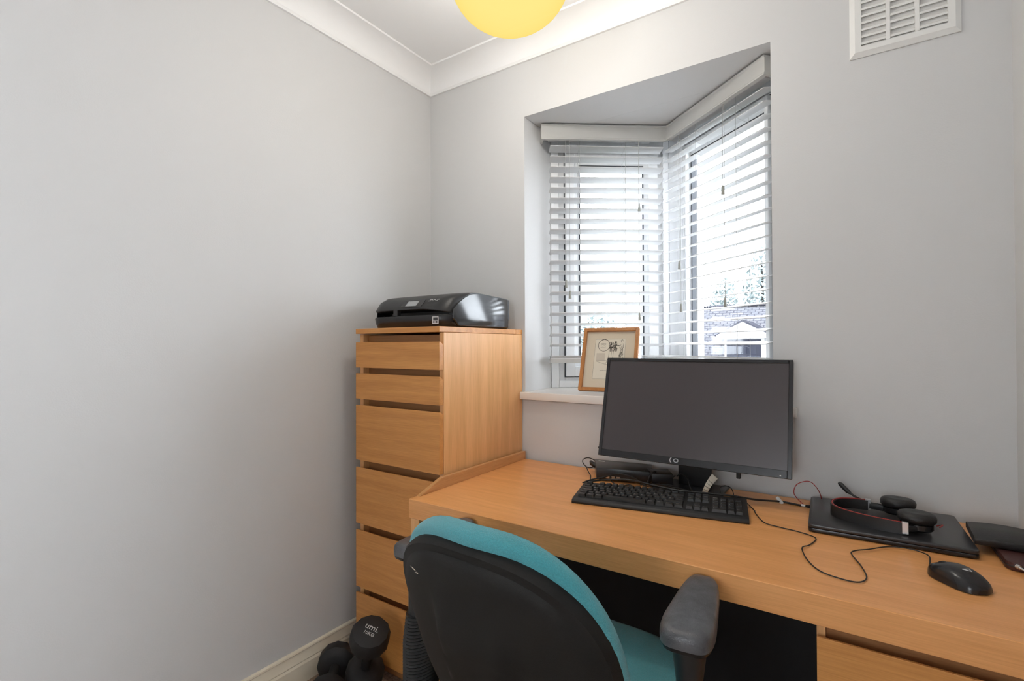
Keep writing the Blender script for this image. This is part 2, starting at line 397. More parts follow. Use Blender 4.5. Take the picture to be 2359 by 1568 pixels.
# ------------------------------------------------------------------ venetian blinds
def blind(label, P, d, n, s0, s1, tilt, cords, ladders, end_low, ztop):
    root = thing('venetian_blind', label, 'blind', (0, 0, 0), group='white slatted blinds in the corner window')
    def at(s, o, z): q = P+d*s+n*o; return Vector((q.x, q.y, z))
    # valance: moulded board with a return at the free end
    sv0, sv1 = s0-.040, (B-P).dot(d)
    prof = [(.012, 2.064), (-.004, 2.064), (-.006, 2.060), (-.002, 2.056), (-.002, 2.012), (-.005, 2.008), (-.005, 2.003), (.012, 2.003)]
    rows = [[at(s + (0 if s < sv1-.01 else -o*.75), o, z) for o, z in prof] for s in (sv0, sv1)]
    va = MB().loft(rows, close=True, caps=True).build('valance', M_VAL, root)
    m = MB().obox(P, d, n, sv0, sv0+.010, .012, .075, 2.003, 2.064); m.build('valance_return', M_VAL, root)
    m = MB().obox(P, d, n, s0-.005, s1-.05, .016, .066, 2.018, 2.062, .002); m.build('head_rail', M_SLAT, root)
    base = None; h = .025
    for i in range(20):
        z = ztop - .0430*i
        if base is None:
            m = MB()
            ct, st = math.cos(tilt), math.sin(tilt)
            rows = []
            for s in (s0, s1):
                row = []
                for k in range(5):
                    t = -h + 2*h*k/4; bow = .0012*(1-(t/h)**2)
                    row.append(at(s, .055 + t*ct, -t*st + bow))
                for k in range(4, -1, -1):
                    t = -h + 2*h*k/4; bow = .0012*(1-(t/h)**2)
                    row.append(at(s, .055 + t*ct, -t*st + bow - .0028))
                rows.append(row)
            base = m.loft(rows, close=True, caps=True).build('slat', M_SLAT, root); o = base
        else:
            o = base.copy(); COL.objects.link(o); o.parent = root
        o.location.z = z
    # gathered spare slats and bottom rail, the free end hanging a little low
    for k in range(3):
        z = 1.128 - .0045*k - .002
        rows = [[at(s, oo, z + zz - (end_low if s == s1 else 0)*.5*k) for oo, zz in ((.030, 0), (.080, -.003), (.080, -.006), (.030, -.003))] for s in (s0, s1)]
        MB().loft(rows, close=True, caps=True).build('slat', M_SLAT, root)
    rows = [[at(s, oo, zz - (end_low if s == s1 else 0)) for oo, zz in ((.028, 1.114), (.082, 1.110), (.080, 1.094), (.031, 1.096))] for s in (s0-.002, s1)]
    MB().loft(rows, close=True, caps=True).build('bottom_rail', M_VAL, root)
    for s in ladders:
        m = MB()
        for oo in (.0285, .0815): m.tube([at(s, oo, 2.02), at(s, oo, 1.11)], .0007, 4)
        for i in range(20): m.tube([at(s, .0285, 1.985-.043*i+.002), at(s, .0815, 1.985-.043*i-.010)], .0005, 3)
        m.build('ladder_cord', M_CORDM, root)
    for s, zt, oo in cords:
        c = MB().tube([at(s, oo, 2.012), at(s, oo-.001, zt)], .0009, 5).build('pull_cord', M_CORDM, root)
        p = at(s, oo-.001, 0)
        MB().lathe([(0, zt+.001), (.0028, zt), (.0040, zt-.004), (.0062, zt-.030), (.0058, zt-.032), (0, zt-.032)], 12, Matrix.Translation((p.x, p.y, 0))).build('tassel', M_TASS, c, smooth=True)
    return root
blind('white slatted blind over the left pane, behind the framed picture', A, dL, nL, .043, .518, R(10),
      [(.105, 1.435, .018), (.120, 1.390, .016), (.408, 1.750, .016), (.405, 1.300, .010)], [.165, .355], .004, 1.987)
blind('white slatted blind over the right pane, above the monitor', D, dR, nR, .008, .572, R(-10),
      [(.430, 1.500, .014), (.415, 1.330, .010), (.165, 1.720, .004), (.160, 1.330, .006)], [.130, .345], 0.0, 1.992)

# ------------------------------------------------------------------ outside: house with dormer, trees, ground
g = MB().box(-45, 45, .9, 70, -3.2, -3.0).build('ground_outside', M_GRASS); struct(g, 'ground outside the window')
house = thing('house', 'pale tiled house roof with white dormer seen through the right pane', 'house', (0, 15, -3))
def hp(x, y, z): return Vector((x, y-15, z+3))
ry0, rz0, ry1, rz1 = 11.2, -.55, 15.0, 2.34
me = MB(); sl = math.hypot(ry1-ry0, rz1-rz0)
me.add([hp(-2.75, ry0, rz0), hp(7, ry0, rz0), hp(7, ry1, rz1), hp(-2.75, ry1, rz1), hp(-2.75, 18.8, rz0), hp(7, 18.8, rz0),
        hp(-2.75, ry0, rz0-.15), hp(7, ry0, rz0-.15), hp(-2.75, 18.8, rz0-.15), hp(7, 18.8, rz0-.15)],
       [(0, 1, 2, 3), (3, 2, 5, 4), (6, 7, 1, 0), (8, 9, 7, 6), (4, 5, 9, 8), (0, 3, 4, 8, 6), (1, 7, 9, 5, 2)])
ro = me.build('roof', M_ROOF, house)
uv = ro.data.uv_layers.new(name='tiles')
for pl in ro.data.polygons:
    for li in pl.loop_indices:
        c = ro.data.vertices[ro.data.loops[li].vertex_index].co
        uv.data[li].uv = (c.x, math.hypot(c.y, 0)*sl/(ry1-ry0))
rt = MB()
for i in range(32):
    x = -2.75 + i*.3
    rt.box(x, x+.285, -.09, .09, rz1+3-.02, rz1+3+.055, .03)
o = rt.build('ridge_tiles', M_ROOF, house); o['kind'] = 'stuff'
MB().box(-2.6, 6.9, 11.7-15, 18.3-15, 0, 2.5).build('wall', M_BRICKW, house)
# dormer at y ~ 12.6
yd = 12.6
def dz(z): return z+3
MB().box(-1.16, -.20, yd-15, yd-15+2.6, dz(.45), dz(1.36)).build('dormer_cheek', M_HWHITE, house)
dr = MB().prism([(-1.34, dz(1.33)), (-.06, dz(1.33)), (-.06, dz(1.41)), (-.70, dz(1.76)), (-1.34, dz(1.41))], yd-15-.12, yd-15+3.0, axis='Y').build('dormer_roof', M_HWHITE, house)
m = MB()
m.prism([(-1.40, dz(1.40)), (-1.30, dz(1.36)), (-.70, dz(1.72)), (-.10, dz(1.36)), (.0, dz(1.40)), (-.70, dz(1.82))], yd-15-.10, yd-15+3.0, axis='Y'); m.build('dormer_verge', M_ROOF, house)
wi = MB().box(-1.10, -.28, yd-15-.05, yd-15+.02, dz(.55), dz(1.30)).build('window', M_HGLASS, house)
for x0, x1 in ((-1.02, -.84), (-.79, -.61), (-.56, -.38)):
    MB().box(x0, x1, yd-15-.06, yd-15-.045, dz(.62), dz(1.10)).build('pane', M_HGLASS, wi)
MB().box(-1.0, -.42, yd-15-.07, yd-15-.05, dz(1.16), dz(1.21)).build('transom', M_HWHITE, wi)

def tree(label, x, y, zb, zt, rad, nleaf, seed):
    rnd = random.Random(seed)
    root = thing('tree', label, 'tree', (x, y, -3.0), group='trees outside the window')
    m = MB().tube([(0, 0, 0), (.05, .05, (zt+3)*.5), (0, 0, (zt+3)*.92)], [.16, .10, .03], 8); m.build('trunk', M_BARK, root)
    m = MB()
    for i in range(nleaf):
        while True:
            a = Vector((rnd.uniform(-1, 1), rnd.uniform(-1, 1), rnd.uniform(-1, 1)))
            if a.length < 1: break
        zc = (zb+zt)/2+3; hz = (zt-zb)/2
        p = Vector((a.x*rad*(1-.35*max(0, a.z)), a.y*rad*(1-.35*max(0, a.z)), zc + a.z*hz))
        s = rnd.uniform(.07, .15); e = Vector((rnd.uniform(-1, 1), rnd.uniform(-1, 1), rnd.uniform(-1, 1))).normalized(); g2 = e.orthogonal().normalized()
        m.add([p-e*s, p+g2*s*.5, p+e*s, p-g2*s*.5], [(0, 1, 2, 3)])
    o = m.build('foliage', M_LEAFM, root); o['kind'] = 'stuff'
    return root
tree('slim pale tree rising behind the roof left of the dormer', -2.9, 22, 1.2, 4.1, .75, 900, 1)
tree('tallest pale tree behind the roof above the dormer', -1.55, 23, 1.2, 5.6, .85, 1000, 2)
tree('low sparse tree behind the roof at the right pane edge', 1.1, 22.5, 1.6, 3.7, 1.0, 700, 3)
tree('wide pale tree seen low through the left pane', -7.2, 18, -.5, 2.6, 1.4, 1300, 4)

# ------------------------------------------------------------------ pendant lamp
lamp = thing('pendant_lamp', 'round yellow glass pendant lamp, lit, hanging from the white ceiling', 'lamp', (.822, -.578, CZ))
LZ = 2.130 - CZ; LR = .126; LA = .158
MB().lathe([(0, 0), (.045, 0), (.045, -.012), (.030, -.022), (.008, -.028), (0, -.028)], 28).build('ceiling_rose', M_WHITE, lamp, smooth=True)
MB().tube([(0, 0, -.025), (0, 0, LZ+LR+.005)], .0035, 8).build('flex', M_WHITE, lamp)
MB().lathe([(.0, LZ+LR+.012), (.022, LZ+LR+.010), (.026, LZ+LR-.030), (0, LZ+LR-.030)], 20).build('lamp_holder', M_WHITE, lamp, smooth=True)
pr = []
for i in range(25):
    a = R(12) + (PI-R(12))*i/24; pr.append((LA*math.sin(a) if i < 24 else 0, LZ+LR*math.cos(a)))
MB().lathe(pr, 48).build('shade', M_SHADE, lamp, smooth=True, ang=80)
bl = bpy.data.lights.new('bulb', 'POINT'); bl.energy = LAMP; bl.color = (1.0, .975, .945); bl.shadow_soft_size = .05
bo = bpy.data.objects.new('bulb', bl); COL.objects.link(bo); bo.parent = lamp; bo.location = (0, 0, LZ)

# ------------------------------------------------------------------ tall chest of drawers
CX0, CX1, CF = .0866, .4866, -.483
ch = thing('chest_of_drawers', 'tall narrow oak chest with six drawers in the corner under the printer', 'chest', ((CX0+CX1)/2, -.24, FL))
ox, oy, oz = (CX0+CX1)/2, -.24, FL
def cb(m, x0, x1, y0, y1, z0, z1, bev=.0008): return m.box(x0-ox, x1-ox, y0-oy, y1-oy, z0-oz, z1-oz, bev)
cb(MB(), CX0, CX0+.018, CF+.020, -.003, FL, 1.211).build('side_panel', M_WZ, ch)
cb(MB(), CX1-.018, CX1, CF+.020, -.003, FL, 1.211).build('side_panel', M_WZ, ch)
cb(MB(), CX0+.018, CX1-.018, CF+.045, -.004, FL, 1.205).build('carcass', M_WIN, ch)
cb(MB(), CX0, CX1, CF, -.048, 1.212, 1.230, .001).build('top_board', M_WX, ch)
cb(MB(), CX0, CX1, -.0475, -.002, 1.2115, 1.2298, .001).build('top_rail', M_WX, ch)
for z1, z0 in ((1.182, 1.092), (1.071, .981), (.959, .764), (.738, .540), (.516, .316), (.295, .085)):
    d = MB()
    d.prism([(CF-oy, z0-oz), (CF+.018-oy, z0-oz), (CF+.018-oy, z1-.010-oz), (CF+.006-oy, z1-oz), (CF-oy, z1-oz)], CX0+.001-ox, CX1-.0005-ox, axis='X', bev=.0006)
    dr_ = d.build('drawer', M_WX, ch)
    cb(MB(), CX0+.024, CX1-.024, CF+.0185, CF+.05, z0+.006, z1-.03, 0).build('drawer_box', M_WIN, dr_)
cb(MB(), CX0+.018, CX1-.018, CF+.035, CF+.0449, FL, .080).build('plinth', M_WIN, ch)

# ------------------------------------------------------------------ desk
DX0, DX1, DF, DT, DB = .4985, 1.872, -.628, .730, .676
dk = thing('desk', 'oak desk with thick top and drawers at right, against the window wall', 'desk', (1.185, -.314, FL))
ox2, oy2 = 1.185, -.314
def db(m, x0, x1, y0, y1, z0, z1, bev=.001): return m.box(x0-ox2, x1-ox2, y0-oy2, y1-oy2, z0-FL, z1-FL, bev)
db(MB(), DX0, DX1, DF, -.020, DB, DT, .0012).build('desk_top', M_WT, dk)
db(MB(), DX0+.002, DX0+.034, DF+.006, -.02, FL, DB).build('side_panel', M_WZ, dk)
m = MB().prism([(-.020-oy2, DT+.0004-FL), (-.597-oy2, DT+.0004-FL), (-.500-oy2, .763-FL), (-.020-oy2, .760-FL)], DX0-ox2, DX0+.013-ox2, axis='X', bev=.0006)
stp = m.build('wood_strip', M_WY); stp.location = (ox2, oy2, FL); tag(stp, 'thin oak strip standing on the desk along the foot of the chest side', 'strip')
db(MB(), DX0+.034, 1.497, -.060, -.045, .10, DB).build('kneehole_shade', M_DARK, dk)  # black sheet added to stand for the shade in the kneehole
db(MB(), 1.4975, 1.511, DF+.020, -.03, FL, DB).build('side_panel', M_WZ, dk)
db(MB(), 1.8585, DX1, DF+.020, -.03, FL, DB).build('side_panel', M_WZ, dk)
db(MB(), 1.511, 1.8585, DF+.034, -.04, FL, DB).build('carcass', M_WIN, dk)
for z1, z0 in ((.656, .475), (.453, .262), (.240, .075)):
    d = MB().prism([(DF+.001-oy2, z0-FL), (DF+.019-oy2, z0-FL), (DF+.019-oy2, z1-.01-FL), (DF+.007-oy2, z1-FL), (DF+.001-oy2, z1-FL)], 1.4985-ox2, DX1-.001-ox2, axis='X', bev=.0006)
    d.build('drawer', M_WX, dk)

# ------------------------------------------------------------------ air vent on the wall
VX0, VX1, VZ0, VZ1 = 1.5605, 1.7915, 1.948, 2.170
ve = thing('air_vent', 'white plastic louvred air vent high on the wall right of the window', 'vent', ((VX0+VX1)/2, 0, VZ0))
vx, W2, H2 = (VX0+VX1)/2, (VX1-VX0)/2, VZ1-VZ0
m = MB()
def vring(x0, x1, z0, z1, y0, y1, wd, bev=0.0):
    m.box(x0, x0+wd, y0, y1, z0, z1, bev); m.box(x1-wd, x1, y0, y1, z0, z1, bev)
    m.box(x0+wd, x1-wd, y0, y1, z0, z0+wd, bev); m.box(x0+wd, x1-wd, y0, y1, z1-wd, z1, bev)
rows = []
for inset, y in ((0, 0), (0, -.004), (.012, -.012), (.026, -.012), (.027, -.004)):
    rows.append([Vector((sx*(W2-inset), y, H2/2 + sz*(H2/2-inset))) for sx, sz in ((-1, -1), (1, -1), (1, 1), (-1, 1))])
m = MB().loft(rows, close=True); m.build('frame', M_VENT, ve)
MB().box(-W2+.02, W2-.02, -.0035, -.0005, .02, H2-.02).build('back_plate', plain('vent plate', (.72, .71, .69), .6), ve)
for x in (-.031, .029): MB().box(x-.005, x+.005, -.0115, -.0005, .026, H2-.026, .001).build('mullion', M_VENT, ve)
lv = None
cols = [(-W2+.0265, -.036), (-.026, .024), (.034, W2-.0265)]
for x0, x1 in cols:
    z = .036
    while z < H2-.03:
        mm = MB().prism([(-.0115, 0), (-.0115, .0055), (-.0040, .0115), (-.0035, .0115), (-.0035, .0060), (-.0100, 0)], x0, x1, axis='X', bev=.0003)
        o = mm.build('louvre', M_VENT, ve); o.location.z = z-.009 + .0035
        z += .0186

# ------------------------------------------------------------------ printer
pt = thing('printer', 'black inkjet printer with small grey screen on top of the chest', 'printer', (.279, -.245, 1.2302))
PW, PD, PH = .186, .185, .128     # half width, half depth, height
def plan(k, inset=0.0):
    """rounded front corners: returns front y for x"""
    return 0
def body_rows(zs):
    """rows of plan outlines; zs: list of (z, front y, back y, half width, corner radius)"""
    rows = []
    for z, yf, yb, hw, cr in zs:
        row = []
        for sx, cy, a0 in ((1, yb, 0), (-1, yb, 1), (-1, yf, 2), (1, yf, 3)):
            r = .010 if a0 < 2 else cr
            cx = sx*(hw-r); cyy = cy - r if a0 < 2 else cy + r
            for k in range(7):
                a = (a0*90 + k*15)*PI/180
                row.append(Vector((cx + r*math.cos(a), cyy + r*math.sin(a), z)))
        rows.append(row)
    return rows
yb = PD
lower = [(0, -.172, yb, PW-.012, .05), (.004, -.178, yb, PW-.006, .055), (.020, -.184, yb, PW, .06), (.037, -.187, yb, PW+.001, .06), (.041, -.185, yb, PW, .06), (.0405, -.176, yb, PW-.008, .055), (.034, -.120, yb-.01, PW-.03, .05), (.032, -.110, yb-.01, PW-.03, .05)]
MB().loft(body_rows(lower), close=True, caps=True).build('base', M_BLKS, pt, smooth=True)
mid = [(.030, -.115, yb-.006, PW-.008, .05), (.075, -.115, yb-.006, PW-.008, .05)]
MB().loft(body_rows(mid), close=True, caps=True).build('paper_slot', M_BLK, pt)
# shell: sides, back and sloping control lid; built as slices across the width
rows = []
N = 48
for i in range(N+1):
    x = -PW + 2*PW*i/N
    t = max(0, (x-.075)/(PW-.075))          # sweep at the right end
    tl = max(0, (-x-.150)/(PW-.150))
    zb_ = .060 - .014*t**1.6
    rc = .060; ex = max(0, abs(x)-(PW-rc)); yf = -.184 + rc - math.sqrt(max(0, rc*rc-ex*ex))*.999
    crown = -.010*tl**2 - .004*t**4
    row = [(yf+.004, zb_), (yf, zb_+.003), (yf+.002, zb_+.008), (yf+.031*(1-ex/rc*.4), .097+crown), (yf+.075*(1-ex/rc*.4), .114+crown), (-.050, .1245+crown), (-.02, .128+crown), (yb-.02, .120+crown), (yb-.004, .116+crown), (yb, .110+crown), (yb, zb_*.75), (yb-.02, zb_*.75)]
    rows.append([Vector((x, y, z)) for y, z in row])
MB().loft(rows, close=True, caps=True).build('lid', M_BLK, pt, smooth=True)
# shiny right side skin, following the sweep
sk = [(.005, -.120), (.030, -.150), (.060, -.146), (.085, -.118), (.103, -.088), (.116, -.058), (.122, -.02), (.113, yb-.014), (.005, yb-.010)]
MB().prism([(y, z) for z, y in sk], PW-.004, PW+.003, axis='X', bev=.0025, seg=2).build('side_skin', M_GLOSS, pt, smooth=True)
MB().prism([(y, z) for z, y in sk], -PW-.001, -PW+.004, axis='X', bev=.0025, seg=2).build('side_skin', M_BLKS, pt, smooth=True)
# control panel pieces lie on the sloping lid: origin, slope
s0_ = Vector((0, -.182, .068)); s1_ = Vector((0, -.153, .097)); sd = (s1_-s0_).normalized(); sn = Vector((0, -sd.z, sd.y))
fm = frame_mat(s0_ + sd*.021 + sn*.0012 + Vector((.020, 0, 0)), (1, 0, 0), sd)
MB().box(-.048, .052, -.018, .019, -.001, .0004, mat=fm).build('control_panel', M_BLKS, pt)
MB().box(-.026, .026, -.012, .013, .0004, .0010, mat=fm).build('display', M_LCD, pt)
MB().box(-.010, .010, -.008, .008, 0, .02, mat=Matrix.Translation((-.045, -.178, .0435))).build('tray_stop', M_BLKG, pt)
mm = MB()
for x, w_ in ((.072, .014), (.090, .010), (.104, .012)):
    mm.box(x, x+w_, .014, .0165, -.0006, .0003, mat=fm); mm.box(x-.004, x+w_*.5, .009, .0102, -.0006, .0003, mat=fm)
o = mm.build('lettering', M_PRINT, pt); o['kind'] = 'stuff'
st = MB().box(-.011, .011, -.0008, .0002, -.012, .012, mat=Matrix.Translation((.143, -.1853, .023)) @ Matrix.Rotation(R(16), 4, 'Z')).build('sticker', M_PRINT, pt)
mm = MB(); smt = Matrix.Translation((.143, -.1853, .023)) @ Matrix.Rotation(R(16), 4, 'Z')
mm.box(-.008, .008, -.0012, -.0009, -.0015, .009, mat=smt); mm.box(-.008, -.003, -.0012, -.0009, -.009, -.003, mat=smt); mm.box(0, .007, -.0012, -.0009, -.009, -.003, mat=smt)
o = mm.build('sticker_print', M_BLK, st); o['kind'] = 'stuff'

# ------------------------------------------------------------------ framed sketch on the sill
fx, fy, ftilt, fyaw = .797, .138, R(19.7), R(7.7)
FWd, FH = .218, .2545
nb = Vector((-math.sin(fyaw), math.cos(fyaw), 0)); xr = Vector((math.cos(fyaw), math.sin(fyaw), 0))
upv = Vector((0, 0, 1))*math.cos(ftilt) + nb*math.sin(ftilt)
pf = thing('picture_frame', 'wooden framed ink sketch leaning on the window sill behind the monitor', 'picture', (fx, fy - .043, SZ), fyaw)
uv_l = Vector((0, math.sin(ftilt), math.cos(ftilt))); fn = Vector((0, -math.cos(ftilt), math.sin(ftilt)))
fmt = frame_mat(Vector((0, 0, .0065)) + uv_l*(FH/2), (1, 0, 0), uv_l)   # local x right, y up the picture, z towards viewer
def fbar(x0, x1, y0, y1, nm='frame_bar'): return MB().box(x0, x1, y0, y1, -.010, .008, .0012, mat=fmt).build(nm, M_FRAMEW, pf)
bw = .0135
fbar(-FWd/2, -FWd/2+bw, -FH/2, FH/2); fbar(FWd/2-bw, FWd/2, -FH/2, FH/2); fbar(-FWd/2+bw, FWd/2-bw, FH/2-bw, FH/2); fbar(-FWd/2+bw, FWd/2-bw, -FH/2, -FH/2+bw)
MB().box(-FWd/2+.004, FWd/2-.004, -FH/2+.004, FH/2-.004, -.009, -.004, mat=fmt).build('mount_board', M_MAT, pf)
MB().box(-.060, .058, -.078, .083, -.004, -.0034, mat=fmt).build('sketch_paper', M_PAPER, pf)
ink = MB()
def ribbon(pts, wd=.0007):
    pts = [Vector((p[0], p[1], -.0032)) for p in pts]
    for a, b2 in zip(pts, pts[1:]):
        t = b2-a
        if t.length < 1e-6: continue
        t.normalize(); n = Vector((-t.y, t.x, 0))*wd; e = t*wd*.6
        ink.add([fmt @ (a-n-e), fmt @ (b2-n+e), fmt @ (b2+n+e), fmt @ (a+n-e)], [(0, 1, 2, 3)])
rn = random.Random(3)
ribbon([(-.060, -.078), (-.060, .083), (.058, .083), (.058, -.078), (-.060, -.078)], .0003)
for k in range(3): ribbon([(-.025+.023*math.cos(a*PI/14)+rn.uniform(-.001, .001), .058+.024*math.sin(a*PI/14)+rn.uniform(-.001, .001)) for a in range(29)], .0005)
for k in range(4): ribbon([(-.038+i*.004, .066-.006*k+rn.uniform(-.0012, .0012)) for i in range(6)], .0004)
for k in range(26):
    x = rn.uniform(-.006, .024); y = rn.uniform(.036, .074); ribbon([(x+rn.uniform(-.006, .006), y+rn.uniform(-.009, .009)) for i in range(4)], .0007)
for k in range(6): ribbon([(.0+.005*k, .034), (.001+.005*k, .046+rn.uniform(0, .006))], .0012)
ribbon([(.024, .058), (.036, .056)], .0012)
for k in range(18):
    x = .036+rn.uniform(0, .016); y = rn.uniform(.018, .070); ribbon([(x, y), (x+rn.uniform(-.006, .004), y-.012), (x+rn.uniform(-.005, .005), y-.02)], .0005)
ribbon([(.042, .070), (.040, .078), (.046, .081), (.049, .074)], .0006)
for x in (-.003, .006, .014): ribbon([(x, .033), (x+rn.uniform(-.002, .002), .008), (x-.008, -.012), (x-.012, -.018)], .0005)
ribbon([(-.052, -.004), (.056, -.006)], .0004); ribbon([(-.05, -.008), (-.02, -.018), (.01, -.022)], .0004); ribbon([(.020, -.004), (.052, .020)], .0004)
ribbon([(-.034+i*.003, -.044+rn.uniform(-.0006, .0006)) for i in range(16)], .0004)
o = ink.build('ink_drawing', M_INK, pf); o['kind'] = 'stuff'
MB().box(-.052, -.018, -.004, .026, -.0034, -.0033, mat=fmt).build('wash', M_WASH, pf)
m = MB().prism([(.012, .0), (.016, .0), (.085, .17), (.080, .17)], -.03, .03, axis='X')
stt = Vector((0, .0, .0))
MB().prism([(.108, .0005), (.112, .0005), (.070, .165), (.0665, .163)], -.028, .028, axis='X').build('strut', M_BLK, pf)

# ------------------------------------------------------------------ monitor
MW, MH, mt = .540, .3173, R(14.84)
mn = thing('monitor', 'black widescreen monitor, switched off, standing on the desk', 'monitor', (1.156, -.10, DT))
up = Vector((0, math.sin(mt), math.cos(mt))); mc = Vector((0, -.0372, .9721-DT))
mm4 = frame_mat(mc, (1, 0, 0), up)                       # z of this frame points at the viewer
ob = MB().box(-MW/2, MW/2, -MH/2, MH/2, -.022, 0, .003, 2, mat=mm4); ob.build('housing', M_BLKS, mn, smooth=True)
bz = .0105
def bez(x0, x1, y0, y1): return MB().box(x0, x1, y0, y1, -.001, .0035, .001, 1, mat=mm4).build('bezel', M_BLKS, mn)
bez(-MW/2, -MW/2+bz, -MH/2, MH/2); bez(MW/2-bz, MW/2, -MH/2, MH/2); bez(-MW/2+bz, MW/2-bz, MH/2-bz, MH/2); bez(-MW/2+bz, MW/2-bz, -MH/2, -MH/2+.021)
MB().box(-MW/2+bz, MW/2-bz, -MH/2+.021, MH/2-bz, 0, .0012, mat=mm4).build('screen', M_SCREEN, mn)
MB().box(-.17, .17, -.11, .10, -.048, -.0215, .012, 2, mat=mm4).build('rear_bulge', M_BLK, mn, smooth=True)
lg = MB(); lm = mm4 @ Matrix.Translation((-.026, -MH/2+.0115, .0036))
lg.tube([lm @ Vector((math.cos(a*PI/10)*.0062, math.sin(a*PI/10)*.0048, 0)) for a in range(21)], .0014, 6)
lg.build('badge', M_STEEL, mn, smooth=True)
MB().tube([lm @ Vector((-.013+math.cos(PI/2+a*PI/8)*.004, math.sin(PI/2+a*PI/8)*.007, 0)) for a in range(9)], .0012, 6).build('badge', M_STEEL, mn, smooth=True)
MB().lathe([(0, .0), (.0018, 0), (.0018, .0012), (0, .0012)], 10, mm4 @ Matrix.Translation((MW/2-.026, -MH/2+.006, .0035))).build('power_light', M_WHITE, mn)
MB().box(-.046, .052, .014, .034, .004, .20, .006, 2).build('neck', M_BLK, mn, smooth=True)
MB().box(-.105, .092, -.062, .070, 0, .009, .003, 2).build('foot', M_BLKG, mn, smooth=True)
MB().box(.118, .130, .030, .040, .045, .10, .002).build('cable_clip', M_BLK, mn)
MB().box(-MW/2-.012, -MW/2+.02, -MH/2+.022, -MH/2+.027, -.030, -.018, .001, mat=mm4).build('side_lug', M_BLK, mn)

# ------------------------------------------------------------------ keyboard
KL, KD = .448, .152
ka = math.atan2(.086, .439)
kb = thing('keyboard', 'black full-size keyboard lying in front of the monitor', 'keyboard', (.907, -.408, DT), ka)
prof = [(0, .0015), (.0, .006), (.004, .0105), (.016, .0135), (.020, .0135), (.130, .0205), (KD-.004, .0220), (KD, .019), (KD, .0015), (.002, 0)]
MB().prism(prof, 0, KL, axis='X', bev=.0012, seg=2).build('body', M_BLK, kb, smooth=True)
for x in (.04, KL-.05): MB().box(x, x+.02, KD-.02, KD-.012, .0, .004).build('foot', M_BLK, kb)
kslope = math.atan2(.007, .110)
KU = .0188; kx0 = .011; ky0 = .0225
def ktop(y): return .0135 + (y-.020)*.007/.110
keymesh = {}
LEG = []
def key(cx, cy, wu, hu, leg):
    k = (round(wu, 3), round(hu, 3))
    wd, hd, hh = wu*KU-.0022, hu*KU-.0022, .0075
    x0 = kx0+cx*KU+.0011; y0 = ky0+cy*KU+.0011
    if k not in keymesh:
        m = MB(); e = .0024
        lo = [(0, 0, 0), (wd, 0, 0), (wd, hd, 0), (0, hd, 0)]; hi = [(e*.8, e*.6, hh), (wd-e*.8, e*.6, hh), (wd-e*.8, hd-e*1.2, hh), (e*.8, hd-e*1.2, hh)]
        m.loft([[Vector(p) for p in lo], [Vector(p) for p in hi]], close=True, caps=True); o = m.build('key', M_KEY, kb); keymesh[k] = o
    else:
        o = keymesh[k].copy(); COL.objects.link(o); o.parent = kb
    o.location = (x0, y0, ktop(y0)); o.rotation_euler = (kslope, 0, 0)
    if leg: LEG.append((leg, x0, y0, wd, hd, hh))
rowdefs = [
 (0, [(1.25, 'Ctrl'), (1.25, 'Win'), (1.25, 'Alt'), (6.25, ''), (1.25, 'AltGr'), (1.25, 'Win'), (1.25, '='), (1.25, 'Ctrl')]),
 (1, [(1.25, '^'), (1, '\\'), (1, 'Z'), (1, 'X'), (1, 'C'), (1, 'V'), (1, 'B'), (1, 'N'), (1, 'M'), (1, ','), (1, '.'), (1, '/'), (2.75, '^')]),
 (2, [(1.75, 'Caps'), (1, 'A'), (1, 'S'), (1, 'D'), (1, 'F'), (1, 'G'), (1, 'H'), (1, 'J'), (1, 'K'), (1, 'L'), (1, ';'), (1, '@'), (1, '#'), (1.25, '<-')]),
 (3, [(1.5, 'Tab')] + [(1, c) for c in 'QWERTYUIOP'] + [(1, '['), (1, ']'), (1.5, '<-')]),
 (4, [(1, '`')] + [(1, c) for c in '1234567890-='] + [(2, '<-')]),
 (5.35, [(1, 'Esc'), (-1, ''), (1, 'F1'), (1, 'F2'), (1, 'F3'), (1, 'F4'), (-.5, ''), (1, 'F5'), (1, 'F6'), (1, 'F7'), (1, 'F8'), (-.5, ''), (1, 'F9'), (1, 'F10'), (1, 'F11'), (1, 'F12')])]
for ry, ks in rowdefs:
    x = 0
    for wu, lg_ in ks:
        if wu > 0: key(x, ry, wu, 1, lg_)
        x += abs(wu)
nx = 15.3
for i, l in enumerate(('<', 'v', '>')): key(nx+i, 0, 1, 1, l)
key(nx+1, 1, 1, 1, '^')
for i, l in enumerate(('Del', 'End', 'PgDn')): key(nx+i, 3, 1, 1, l)
for i, l in enumerate(('Ins', 'Home', 'PgUp')): key(nx+i, 4, 1, 1, l)
for i, l in enumerate(('Prt', 'Scr', 'Brk')): key(nx+i, 5.35, 1, 1, l)
px_ = 18.6
key(px_, 0, 2, 1, '0'); key(px_+2, 0, 1, 1, '.'); key(px_+3, 0, 1, 2, 'Ent')
for r_i, l3 in ((1, '123'), (2, '456'), (3, '789')):
    for i in range(3): key(px_+i, r_i, 1, 1, l3[i])
key(px_+3, 2, 1, 2, '+')
for i, l in enumerate(('Num', '/', '*', '-')): key(px_+i, 4, 1, 1, l)
rk = Matrix.Rotation(kslope, 4, 'X')
glyph = {}
lm_ = MB()
